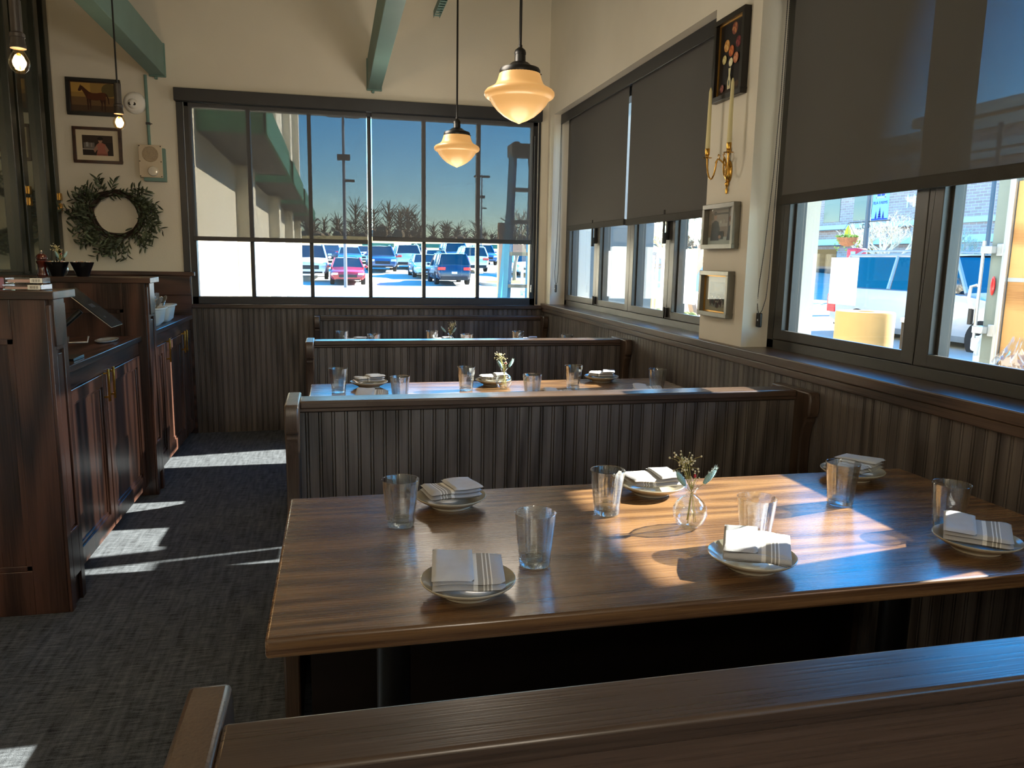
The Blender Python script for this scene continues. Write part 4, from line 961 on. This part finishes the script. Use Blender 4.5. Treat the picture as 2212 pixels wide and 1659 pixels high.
def car(kind, col, x, y, rz, label, z=None, group=None):
    """nose towards local -y"""
    P = PROF[kind]; L, W = P['L'], P['W']; hw = W/2; r = empty('car', (x, y, (zlot(x, y) if z is None else z)), rz, label, 'car', group)
    pm_ = paint(col); h0, hb, hr, hd, gc = P['hood'], P['belt'], P['roof'], P['deck'], P['gc']; a, bq, c, d = P['s']
    def yy(s): return (s-.5)*L
    st = [(.0, h0*.72, .86), (.012, h0*.84, .93), (.05, h0*.93, .985), (a*.6, h0*.985, 1.0), (a, hb-.02, 1.0), (.5, hb, 1.0), (c, hb, 1.0), (d, hd-.01, .985), (.975, hd*.97, .96), (.992, hd*.86, .93), (1.0, hd*.6, .88)]
    rings = []
    for s, zt, w in st:
        w *= hw; zl = gc if .05 < s < .95 else gc+.08
        rings.append([(-w*.88, yy(s), zl), (w*.88, yy(s), zl), (w*.985, yy(s), zl+.12), (w, yy(s), zl+(zt-zl)*.62), (w*.965, yy(s), zt-.05), (w*.88, yy(s), zt), (0, yy(s), zt+.03), (-w*.88, yy(s), zt), (-w*.965, yy(s), zt-.05), (-w, yy(s), zl+(zt-zl)*.62), (-w*.985, yy(s), zl+.12)])
    MB().loft(rings).build('body', pm_, r, sharp=35)
    # cabin: pillars and roof in paint, glazing as separate panes
    wb, wt = hw*.93, hw*.74
    g0, g1, g2, g3 = yy(a), yy(bq), yy(c), yy(d)
    q = MB(); rf = [(-wt, g1, hr-.05), (wt, g1, hr-.05), (wt, g2, hr-.06), (-wt, g2, hr-.06)]
    q.grid(lambda u, v: ((u*2-1)*(wt+.02)*(1 if .01 < v < .99 else .96), g1-.03+(g2-g1+.06)*v, hr-.055+.055*(1-(2*u-1)**2)*1.0*(1-(2*v-1)**4*.6)), 6, 8)
    for s in (-1, 1):
        for (ya, za, yb, zb) in ((g0, hb-.03, g1, hr-.05), ((g1+g2)/2, hb-.03, (g1+g2)/2+.02, hr-.05), (g3, hd-.02, g2, hr-.05)):
            q.tube([(s*wb, ya, za), (s*wt, yb, zb)], .042, 6)
        q.tube([(s*wt, g1, hr-.045), (s*wt, g2, hr-.045)], .04, 6)
    if kind in ('suv', 'big'):
        for s in (-1, 1): q.tube([(s*wt*.93, g1+.35, hr-.02), (s*wt*.93, g1+.5, hr+.05), (s*wt*.93, g2-.3, hr+.05), (s*wt*.93, g2-.1, hr-.03)], .022, 6)
    q.build('roof', pm_, r, sharp=50)
    MB().poly([(-wb*.97, g0, hb-.03), (wb*.97, g0, hb-.03), (wt*.97, g1, hr-.05), (-wt*.97, g1, hr-.05)]).build('windshield', M['carglass'], r)
    MB().poly([(wb*.96, g3, hd-.02), (-wb*.96, g3, hd-.02), (-wt*.96, g2, hr-.06), (wt*.96, g2, hr-.06)]).build('rear_window', M['carglass'], r)
    for s in (-1, 1): MB().poly([(s*wb*1.0, g0+.02, hb-.03), (s*wb*1.0, g3, hd-.02), (s*wt*1.02, g2, hr-.06), (s*wt*1.02, g1, hr-.06)]).build('side_window', M['carglass'], r)
    rad = .33 if kind == 'sedan' else .37
    for s in (-1, 1):
        for wy in (.17, .80):
            w_ = MB().lathe([(rad*.62, -.11), (rad*.93, -.11), (rad, -.08), (rad, .08), (rad*.93, .11), (rad*.62, .11)], 26, c=(s*(hw-.10), yy(wy), rad), axis='x').build('wheel', M['tyre'], r)
            MB().lathe([(0, s*.10), (rad*.2, s*.10), (rad*.62, s*.085), (rad*.64, s*.105)], 18, c=(s*(hw-.10), yy(wy), rad), axis='x').build('rim', M['rim'], w_)
        hl = MB().box(min(s*hw*.56, s*hw*.92), max(s*hw*.56, s*hw*.92), yy(0)-.01, yy(.035), h0*.66, h0*.80).build('headlight', M['lampw'], r, bevel=.03)
        tl = MB().box(min(s*hw*.52, s*hw*.95), max(s*hw*.52, s*hw*.95), yy(.972), yy(1)+.012, hd*.74, hd*.89)
        if kind in ('big', 'van'): tl = MB().box(min(s*hw*.78, s*(hw+.004)), max(s*hw*.78, s*(hw+.004)), yy(.945), yy(1)+.012, hd*.50, hd*.84)
        tl.build('tail_light', M['lampr'], r, bevel=.02)
        MB().ball((s*(hw+.09), yy(a)+.25, hb+.02), .1, 8, 6, (1, .6, .75)).build('mirror', pm_, r)
    MB().box(-hw*.52, hw*.52, yy(0)-.012, yy(.02), h0*.50, h0*.70).box(-hw*.7, hw*.7, yy(0)-.01, yy(.02), gc+.06, h0*.40).build('grille', M['plas'], r, bevel=.02)
    MB().box(-hw*.8, hw*.8, yy(.98), yy(1)+.02, gc+.02, gc+.22).build('rear_bumper', M['plas'], r, bevel=.02)
    MB().box(-.15, .15, yy(1)+.0, yy(1)+.025, hd*.56, hd*.56+.12).build('number_plate', M['plate_w'], r)
    return r
F, B_ = 0.0, math.pi
car('sedan', '9c1420', .68, 43.6, F, 'deep red sedan facing the end window')
car('suv', '16233f', 6.35, 44.2, B_, 'dark blue SUV seen from behind in the lot')
car('van', 'e9e7e2', -1.35, 47.0, F, 'white pickup half hidden by the white wing')
car('suv', '27466e', 3.12, 54.5, F, 'blue SUV facing the window behind the red sedan')
car('suv', 'd3d7da', 5.2, 58.5, B_, 'silver SUV seen from behind, left of the dark blue SUV')
car('suv', 'e3e4e2', 9.55, 55.5, B_, 'white SUV seen from behind at the kerb island')
car('big', '3f6f9a', 9.3, 61.5, F, 'tall blue off-roader behind the white SUV')
car('sedan', '2e5f86', 1.15, 61.5, F, 'blue car directly behind the red sedan')
car('sedan', '23344a', -.35, 68.0, B_, 'small dark blue car before the straw bank, far left')
car('sedan', 'e6e6e4', 2.6, 66.5, F, 'white sedan behind the blue SUV')
car('sedan', '9dc0c8', 5.6, 49.5, F, 'pale blue car next to the dark blue SUV')
car('sedan', '7c2630', 7.0, 67.6, F, 'maroon car far back over the dark blue SUV roof')
car('sedan', 'c9d8de', 7.3, 57.8, F, 'pale silver car right behind the dark blue SUV')
car('sedan', 'e8e8e6', 12.6, 52.0, F, 'white car behind the ladder')
car('sedan', '8e1f2a', 14.6, 55.0, B_, 'red car behind the white patio fence')
car('suv', '34557c', 12.4, 66.0, F, 'blue SUV far back near the ladder')
car('big', '8b95a1', 12.0, 13.0, F, 'large white SUV parked outside the front window', -.3)
car('big', '8c949b', 7.3, 4.0, B_, 'silver car nosing past the trailer outside the front window', -.25)
car('suv', '2c567f', 27.5, 66.0, F, 'blue SUV beyond the folding window', .5)
car('sedan', '223345', 22.0, 60.0, F, 'dark car beyond the first folding pane', .4)

# ------------------------------------------------------------------ lot furniture
M['galv'] = mat('grey_pole', '6c7076', .5, .3)
def lot_lamp(x, y, label):
    r = empty('lot_lamp', (x, y, zlot(x, y)), 0, label, 'lamp post'); H = 8.2
    MB().tube([(0, 0, 0), (0, 0, H)], [.085, .06], 12).build('pole', M['galv'], r)
    for s in (-1, 1): MB().box(min(s*.1, s*.75), max(s*.1, s*.75), -.25, .25, H-.25, H-.08).tube([(0, 0, H-.1), (s*.3, 0, H-.15)], .05, 8).build('lamp_head', M['plas'], r, bevel=.03)
    MB().box(-.3, .3, -.15, .15, 6.0, 6.25).box(.05, .5, -.03, .03, 5.0, 5.12).build('camera_box', M['plas'], r)
lot_lamp(.52, 38.5, 'tall grey lot lamp post seen through the end window shade')
lot_lamp(14, 75, 'distant lot lamp post')
# kerb island with tree, patio fence
g = MB().lathe([(3.6, 0), (3.6, .16), (3.4, .17), (0, .17)], 40).xf(Matrix.Diagonal((.95, .9, 1, 1))).build('kerb_island', M['stucco']); g.location = (11.6, 44, -.15); tag(g, 'pale kerb of the grass island in the lot', 'kerb')
g = MB().lathe([(3.3, 0.17), (3.2, .2), (.6, .34), (0, .36)], 40).xf(Matrix.Diagonal((.95, .9, 1, 1))).build('grass', noisy('yellow_grass', 'b5b34f', .2, 2, .95, .2, 8)); g.location = (11.6, 44, -.15); tag(g, 'yellow green grass on the lot island', 'grass', None, 'stuff')
M['bark'] = noisy('pale_bark', '8d7c6c', .15, 3, .9, .2, 30); M['barkp'] = noisy('pinkish_bark', '9c8272', .15, 3, .9, .2, 30); M['twigp'] = noisy('pale_twigs', 'cbbfa6', .1, 3, .9, 0)
def tree(x, y, z, H, r0, seed, label, depth=5, spread=.55, m='bark', mt='twigp', fork=.3, lean=(0, 0), group='bare trees outside', nb=3):
    rt = random.Random(seed); root = empty('bare_tree', (x, y, z), 0, label, 'tree', group); tr = MB(); tw = MB()
    def grow(p, d, L, r, k):
        n = 3; pts = [p]; dd = d.copy()
        for i in range(n):
            dd = (dd+Vector((rt.gauss(0, .10), rt.gauss(0, .10), rt.gauss(.02, .06)))).normalized(); pts.append(pts[-1]+dd*L/n)
        b = tr if k >= depth-1 else tw
        b.tube(pts, [r, r*.9, r*.8, r*.68], 7 if k >= depth-1 else 4, caps=False)
        if k == 0: return
        for j in range(nb if k < depth else nb+1):
            a = rt.uniform(0, 6.28); s = Vector((math.cos(a), math.sin(a), 0)); e = (dd*(1-spread*rt.uniform(.6, 1.1))+s*spread*rt.uniform(.7, 1.3)+Vector((0, 0, .12))).normalized()
            t = rt.choice((1, .8, .65)) if k < depth else 1
            grow(pts[-1] if t == 1 else pts[2].lerp(pts[3], t), e, L*rt.uniform(.6, .82), r*.60, k-1)
    grow(Vector((0, 0, 0)), Vector((lean[0], lean[1], 1)).normalized(), H*fork, r0, depth)
    tr.build('trunk', M[m], root); tag(tw.build('twigs', M[mt], root), None, None, None, 'stuff'); return root
tree(10.2, 44, .05, 5.5, .13, 3, 'small bare tree on the lot island', 4, .5)
tree(13.6, 47.5, -.1, 4.6, .10, 9, 'thin bare tree at the far end of the lot island', 4, .5)
tree(7.6, 15.3, -.25, 5.5, .12, 5, 'pale bare multi branched tree beyond the last folding pane', 5, .5, 'barkp', 'twigp', .22, (0, 0), nb=3)
tree(11.0, 16.9, -.25, 7.0, .15, 8, 'bare tree with pinkish branches behind the white paper', 4, .6, 'barkp', 'bark', .30, (.0, -.1), nb=3)
tree(22.0, 27.6, -.2, 6.6, .12, 14, 'pale twiggy tree right of the blue banner', 6, .5, 'twigp', 'twigp', .20, nb=3)
tree(24.0, 31.2, -.2, 6.0, .12, 15, 'pale twiggy tree behind the hanging basket', 5, .5, 'bark', 'twigp', .22, nb=3)
tree(28.0, 30.6, -.2, 5.6, .11, 31, 'pale twiggy tree in front of the brick shop', 5, .5, 'bark', 'twigp', .22, nb=3)
b = MB()
M['ironb'] = mat('white_rail', 'dcdcd8', .6)
b = MB().box(-1.6, 1.6, -.03, .03, .95, 1.05).box(-1.6, 1.6, -.03, .03, .1, .18)
for i in range(3): b.box(-1.6+1.55*i, -1.5+1.55*i, -.05, .05, 0, 1.15)
r = empty('patio_fence', (9.3, 32, -.15), 0, 'white rail fence with dark mesh beyond the ladder', 'fence'); b.build('rails', M['ironb'], r); q = MB()
for i in range(28): q.box(-1.5+i*.11, -1.488+i*.11, -.008, .008, .18, .95)
for i in range(6): q.box(-1.5, 1.5, -.008, .008, .24+i*.12, .25+i*.12)
q.build('mesh_infill', M['plas'], r)
for x, y, z, l in ((8.1, 70, 1.1, 'green store awning far across the lot, above the dark blue SUV'), (14.9, 68, 1.1, 'green store awning far across the lot, behind the ladder'), (3.9, 72, 1.1, 'small green store awning far across the lot, near the middle')):
    r = empty('store_kiosk', (x, y, z), 0, l, 'kiosk', 'far green awnings'); MB().prism([(-.6, 1.5), (.6, 1.35), (.6, 1.15), (-.6, 1.15)], 'x', -1.4, 1.4).build('green_canopy', M['awn'], r)
    for s in (-1.2, 1.2): MB().box(s-.05, s+.05, -.05, .05, 0, 1.2).build('post', M['galv'], r)
# blue stepladder outside the end window
M['ladb'] = noisy('blue_fibreglass', '1f6f9c', .08, 6, .5, .03, 60); M['ladg'] = mat('ladder_metal', '8f9498', .4, .7)
r = empty('stepladder', (1.72, 7.7, -.15), R(0), 'blue stepladder standing outside the end window', 'ladder'); top = 2.62
for s, y0 in ((-1, -.38), (1, -.38)):
    MB().tube([(-.13 if s < 0 else .36, -.34, 0), (.03 if s < 0 else .22, 0, top-.1)], .042, 4, sm=False).build('front_rail', M['ladb'], r)
    MB().tube([(-.02 if s < 0 else .38, .75, 0), (.06 if s < 0 else .24, .08, top-.12)], .028, 4, sm=False).build('rear_rail', M['ladb'], r)
for i in range(7):
    t = .12+i*.125; z = t*(top-.1); xa = -.13+.16*t; xb = .36-.14*t; y = -.34+.34*t
    MB().box(xa, xb, y-.04, y+.05, z-.035, z).build('step', M['ladg'], r)
MB().box(.0, .25, -.08, .14, top-.12, top).box(.03, .09, -.05, .1, top, top+.02).build('top_cap', M['plas'], r, bevel=.01)
MB().tube([(.0, -.02, 1.9), (.10, .1, 1.75)], .012, 6).tube([(.01, 0, 2.0), (.06, .35, 1.72)], .012, 6).build('spreader', M['ladg'], r)
r = empty('wooden_rack', (2.45, 8.75, -.15), 0, 'grey wooden frame behind the ladder', 'rack')
for z in (.55, 1.55): MB().box(-.6, .2, -.03, .03, z, z+.11).build('rail', M['barkp'], r)
for x in (-.62, .16): MB().box(x, x+.07, -.04, .04, 0, 1.9).build('post', M['barkp'], r)

# ------------------------------------------------------------------ outside the side windows
r = struct(MB().box(2.05, 2.6, 6.1, 7.3, -.2, 3.6).build('wall_pier', noisy('grey_blue_render', '5d6a72', .05, 4, .8, .05, 40)), 'grey blue outer pier at the building corner')
M['paper'] = None
def paper():
    m = mat('thin_paper', 'f4f2ec', .9); k = NT(m); p = k.n['Principled BSDF']; t = k.node('ShaderNodeBsdfTranslucent'); t.inputs[0].default_value = (.9,.9,.87,1); mx = k.node('ShaderNodeMixShader'); mx.inputs[0].default_value = .6
    k.link(p.outputs[0], mx.inputs[1]); k.link(t.outputs[0], mx.inputs[2]); k.link(mx.outputs[0], k.n['Material Output'].inputs[0]); return m
M['paper'] = paper()
for ya, yb, z0, z1, l in ((2.46, 2.62, 1.195, 1.368, 'white paper taped to the front window glass'), (4.02, 4.20, 1.115, 1.415, 'white paper taped on the third folding pane'), (3.745, 3.885, 1.12, 1.41, 'white paper taped on the last folding pane by the pillar'), (5.045, 5.095, 1.10, 1.41, 'narrow white paper strip at the second folding pane')):
    o = MB().box(1.845, 1.8458, ya, yb, z0, z1).build('paper_sheet', M['paper']); tag(o, l, 'paper', 'white papers on the window glass')
kraft = noisy('kraft_card', 'b3905c', .05, 8, .85, .05, 60)
r = empty('cardboard_drum', (3.55, 4.62, -.17), 0, 'tan cardboard roll standing outside the front window', 'cardboard roll')
MB().lathe([(.06, 0), (.19, 0), (.19, 1.19), (.185, 1.2), (.06, 1.2), (.055, 1.18), (.055, .02)], 40).build('rolled_sheet', kraft, r)
r = empty('black_crate', (3.70, 4.30, -.17), R(6), 'dark slatted drum with a white rim beside the cardboard roll', 'drum')
MB().lathe([(0, 0), (.09, 0), (.092, 1.15), (0, 1.15)], 24, fn=lambda q, z, a, i: q*(1+.02*math.cos(14*a))).build('drum_body', M['plas'], r); MB().lathe([(.092, 1.15), (.10, 1.15), (.10, 1.175), (.085, 1.175)], 24).build('rim', M['white'], r)
# plywood lined trailer
def plywood():
    m = wood('plywood', '8f6438', 'c09660', 'y', rough=.6, ring=1.3, rings=8, amt=1.6, bump=.1); return m
M['ply'] = plywood(); M['alum'] = mat('aluminium', 'b9bdc0', .35, .8); M['skin'] = noisy('grey_green_skin', '6d7a78', .04, 5, .45, .02, 50)
r = empty('cargo_trailer', (4.35, 3.3, -.2), 0, 'cargo trailer with plywood lining and a silver lock rod outside the front window', 'trailer')
MB().box(0, .02, -1.1, .98, .5, 1.455).build('plywood_lining', M['ply'], r); MB().box(0, .02, -1.1, .98, 1.475, 2.1).build('plywood_lining', M['ply'], r); MB().box(-.004, .015, -1.1, .98, 1.452, 1.478).build('joint_strip', M['alum'], r)
MB().tube([(-.012, 1.0, .3), (-.012, 1.0, 2.15)], .016, 12).box(-.02, .03, .985, 1.03, .3, 2.15).build('edge_post', M['alum'], r)
MB().box(.0, 1.6, 1.03, 1.14, .3, 2.15).build('side_skin', M['skin'], r)
MB().box(.02, 1.6, -1.1, 1.03, 2.1, 2.15).box(.02, 1.6, -1.1, 1.03, .3, .5).box(1.56, 1.6, -1.1, 1.03, .5, 2.1).build('box_shell', M['skin'], r)
MB().tube([(-.05, 1.155, 1.06), (-.05, 1.155, 1.72)], .011, 12).build('lock_rod', M['alum'], r)
for z in (1.12, 1.66): MB().box(-.062, .0, 1.08, 1.17, z-.025, z+.025).box(-.02, .0, 1.03, 1.08, z-.04, z+.04).build('rod_bracket', M['alum'], r, bevel=.004)
MB().tube([(-.055, 1.17, 1.42), (-.075, 1.2, 1.41), (-.08, 1.205, 1.33), (-.065, 1.19, 1.26)], .012, 8).build('handle', M['alum'], r); MB().box(-.08, -.055, 1.17, 1.20, 1.15, 1.26).build('handle_grip', M['plas'], r, bevel=.004)
MB().ball((-.012, 1.085, 1.42), .018, 14, 8, (.6, 1, 3.6)).build('marker_light', M['lampr'], r)
for y in (-.7, .6):
    MB().lathe([(.2, -.09), (.32, -.09), (.33, 0), (.32, .09), (.2, .09)], 26, c=(.9, y, .33), axis='x').build('wheel', M['tyre'], r)
def bagmesh():
    b = MB(); rb = random.Random(3)
    b.grid(lambda u, v: ((.05+.10*math.sin(math.pi*v)*(1+.25*math.sin(9*u*6.28+v*7)))*math.cos(6.28*u)*(1-.55*v), (.06+.12*math.sin(math.pi*min(1, v+.25))*(1+.2*math.sin(7*u*6.28+v*5)))*math.sin(6.28*u)*(1-.45*v), .30*v+.02*math.sin(11*u*6.28)), 40, 16)
    return b
o = bagmesh().build('plastic_bag', clear_glass('clear_bag', (.88,.91,.95), 1.5, .12, 2.6)); o.location = (4.17, 3.98, .602); tag(o, 'crumpled clear plastic bag before the plywood', 'bag')
o = MB().box(-.12, .12, -.45, .45, 0, .03).box(-.1, -.07, -.4, -.37, -.75, 0).box(-.1, -.07, .37, .4, -.75, 0).box(.07, .1, -.4, -.37, -.75, 0).box(.07, .1, .37, .4, -.75, 0).build('work_stand', M['galv']); o.location = (4.16, 3.75, .549); tag(o, 'small grey stand under the plastic bag', 'stand')
# street lamp with banner and basket
r = empty('banner_post', (16, 21.1, -.25), 0, 'dark street lamp post with a light blue banner', 'lamp post')
MB().tube([(0, 0, 0), (0, 0, 6)], [.09, .06], 12).build('pole', mat('slate_pole', '44525c', .5, .3), r)
MB().tube([(0, .9, 2.93), (0, -1.0, 2.93)], .015, 8).tube([(0, -.05, 2.9), (0, -.15, 2.78), (0, -.06, 2.74)], .012, 6).tube([(0, .08, 2.72), (0, .2, 2.74), (0, .2, 2.86), (0, .1, 2.84)], .014, 6).build('bracket', M['plas'], r)
bn = MB().box(-.006, .006, -.88, -.16, 2.95, 4.35).build('banner', mat('banner_blue', '6fa9dc', .8), r)
def face_text(s, size, y, z, m, parent, x=-.012, ext=.001, rz=-90, name='lettering'):
    cu = bpy.data.curves.new(name, 'FONT'); cu.body = s; cu.size = size; cu.align_x = 'CENTER'; cu.extrude = ext
    o = bpy.data.objects.new(name, cu); COL.objects.link(o); o.parent = parent; o.rotation_euler = (R(90), 0, R(rz)); cu.materials.append(m); bpy.context.view_layer.update()
    me = bpy.data.meshes.new_from_object(o.evaluated_get(bpy.context.evaluated_depsgraph_get())); bpy.data.objects.remove(o)
    o = bpy.data.objects.new(name, me); COL.objects.link(o); o.parent = parent; o.rotation_euler = (R(90), 0, R(rz)); o.location = (x, y, z); return o
M['navy'] = mat('banner_navy', '17389c', .8); M['lilac'] = mat('banner_frame', '9a9ac0', .8)
face_text('REA FARMS', .125, -.52, 3.42, M['navy'], bn)
q = MB()
for cx_, w, h in ((-.52, .10, .36), (-.36, .07, .24), (-.68, .07, .24)):
    for k in range(5):
        z0 = 2.98+h*k/5.6; ww = w*(1-k/5.4); q.poly([(-.008, cx_-ww, z0), (-.008, cx_+ww, z0), (-.008, cx_, z0+h*.32)])
q.box(-.009, -.0065, -.87, -.17, 2.955, 3.0)
q.build('tree_emblem', M['navy'], bn, fix=False)
q = MB(); q.box(-.009, -.0065, -.73, -.31, 3.60, 3.63).box(-.009, -.0065, -.73, -.31, 4.08, 4.11).box(-.009, -.0065, -.73, -.70, 3.6, 4.11).box(-.009, -.0065, -.34, -.31, 3.6, 4.11); q.build('logo_border', M['lilac'], bn)
q = MB()
for y in (-.68, -.505):
    for z in (3.66, 3.87): q.prism([(y, z), (y+.145, z), (y+.145, z+.13), (y+.09, z+.18), (y, z+.18)], 'x', -.009, -.0065)
q.build('logo_squares', M['navy'], bn)
r = empty('hanging_basket', (15.9, 21.85, 1.95), 0, 'hanging basket with green plants and a yellow spike on the lamp post', 'basket')
MB().lathe([(.05, -.02), (.2, .03), (.29, .14), (.33, .26), (.31, .26), (.18, .08), (0, .05)], 28).build('coir_basket', noisy('coir', '9a6a4a', .2, 20, .95, .4, 60), r)
rb = random.Random(6); b = MB(); 
for i in range(120):
    a = rb.uniform(0, 6.28); q = rb.uniform(0, .34); p = Vector((q*math.cos(a), q*math.sin(a), .27+rb.uniform(-.03, .1)*(1-q))); b.ball(p, rb.uniform(.02, .045), 6, 4, (1, 1, .7))
for i in range(30):
    a = rb.uniform(0, 6.28); b.ball((.36*math.cos(a), .36*math.sin(a), .2-rb.uniform(0, .4)), .025, 5, 4)
tag(b.build('foliage', noisy('basket_leaf', '7f9a46', .3, 20, .8, .1, 40), r), None, None, None, 'stuff'); MB().lathe([(.02, .25), (.11, .34), (.09, .48), (.03, .62), (0, .66)], 16).build('yellow_spike', mat('yellow_plant', 'c9cf2e', .8), r)
MB().tube([(.3, 0, .26), (0, 0, .73)], .006, 5).tube([(-.15, .26, .26), (0, 0, .73)], .006, 5).tube([(-.15, -.26, .26), (0, 0, .73)], .006, 5).build('hanger', M['plas'], r)
r = empty('news_box', (15.2, 20.4, -.25), 0, 'red and blue box behind the white SUV', 'newspaper box'); MB().box(-.2, .2, -.22, .22, 0, 2.1).build('cabinet', mat('red_box', 'b0303c', .5), r, bevel=.05); MB().box(-.21, -.2, -.2, .0, 1.6, 2.0).build('panel', mat('box_blue', '8fb4dc', .5), r)
tag(MB().tube([(0, 0, 0), (0, 0, 6)], .07, 10).build('slate_post', bpy.data.materials['slate_pole']), 'plain slate street post in front of the brick shop', 'post').location = (20, 20.6, -.25)
# brick shop across the street
brick = mat('brick', '6e4038', .85); k = NT(brick); bt = k.node('ShaderNodeTexBrick', i_Scale=1.0); bt.inputs['Color1'].default_value = srgb('c4a096'); bt.inputs['Color2'].default_value = srgb('b48e84'); bt.inputs['Mortar'].default_value = srgb('d0c6be')
bt.inputs['Brick Width'].default_value = .6; bt.inputs['Row Height'].default_value = .2; bt.inputs['Mortar Size'].default_value = .015
tc = k.node('ShaderNodeTexCoord'); sx = k.node('ShaderNodeSeparateXYZ'); cb = k.node('ShaderNodeCombineXYZ'); k.link(tc.outputs['Object'], sx.inputs[0]); k.link(sx.outputs[1], cb.inputs[0]); k.link(sx.outputs[2], cb.inputs[1]); k.link(cb.outputs[0], bt.inputs['Vector']); k.link(bt.outputs[0], k.n['Principled BSDF'].inputs['Base Color'])
r = empty('brick_shop', (42, 45, -.3), 0, 'brick shop with white cornices across the street', 'building')
MB().box(0, 14, -40, 26, 0, 10.5).box(-.8, 0, -5, 4.5, 0, 11.5).build('brick_wall', brick, r)
c_ = MB()
for z, h in ((3.3, .5), (4.6, .35), (9.2, .5), (10.5, .7)): c_.box(-1.0, .0, -40, 26.2, z, z+h)
c_.box(-1.15, -.8, -5.2, 4.7, 8.6, 9.0).box(-1.3, -.8, -5.3, 4.8, 11.4, 12.1).build('cornice', M['jamb'], r)
for y in (10, 14, 18, 22, -10, -15, -20): MB().box(-.03, .05, y, y+2.2, 5.3, 8.2).build('window', M['carglass'], r)
for y in (9, 14, 19, -12, -18): MB().box(-.03, .05, y, y+3.6, .3, 3.0).build('shop_window', M['carglass'], r)
face_text('Ha', 1.35, 4.3, 5.9, M['white'], r, x=-.9, ext=.05, name='sign_letters')
# covered patio cart and boards by the folding windows
r = empty('covered_cart', (3.45, 9.3, -.17), 0, 'white covered patio cart beyond the second folding pane', 'cart'); MB().lathe([(.38, 0), (.36, .5), (.30, .85), (.2, 1.05), (.08, 1.15), (0, 1.17)], 24, fn=lambda q, z, a, i: q*(1+.05*math.sin(7*a+z*6))).build('cover', M['white'], r); MB().ball((0, -.05, 1.25), .1, 12, 8).build('knob', M['white'], r)
r = empty('wooden_board', (2.9, 8.05, -.17), R(20), 'brown wooden board standing by the white cart', 'board'); MB().box(-.02, .02, -.18, .18, 0, .78).build('lower_panel', M['barkp'], r); MB().box(-.02, .02, -.16, .16, .85, 1.2).build('upper_panel', M['barkp'], r); MB().box(-.03, .03, -.2, -.17, 0, 1.25).build('stile', M['ply'], r)
for i, (x, y) in enumerate(((4.2, 10.6), (4.4, 10.2), (5.2, 12.2), (5.5, 11.9))):
    r = empty('patio_heater_post', (x, y, -.17), 0, ['thin straw coloured post outside the folding panes, nearest the cart', 'thin straw coloured post just right of the nearest one', 'thin straw post outside the third folding pane', 'last straw post outside the folding panes'][i], 'post', 'straw coloured posts outside'); MB().tube([(0, 0, 0), (.02, 0, 1.62)], .022, 8).build('stake', mat('straw_stake', 'c9ad78', .8), r)
hd = MB(); rb = random.Random(9)
for i in range(120): hd.ball((rb.uniform(-.3, .3), rb.uniform(-1.5, 1.5), rb.uniform(.05, .5)), rb.uniform(.08, .14), 6, 5)
tag(hd.build('low_hedge', noisy('hedge_leaf', '6e7440', .3, 6, .9, .2, 30)), 'low hedge below the tree past the last folding pane', 'hedge', None, 'stuff').location = (7.0, 14.2, -.25)

# awning over the front window, on the street side
r = empty('awning', (2.0, 0, 2.02), 0, 'green awning outside above the front table window', 'awning')
MB().prism([(0, .95), (.93, .22), (.93, .19), (0, .91)], 'y', -3.2, 2.45).build('canopy', M['awn'], r); MB().box(.91, .935, -3.2, 2.45, .0, .22).build('valance', M['awn'], r)
for o in list(bpy.data.objects):
    if 'used' in o: del o['used']
bpy.context.view_layer.update()
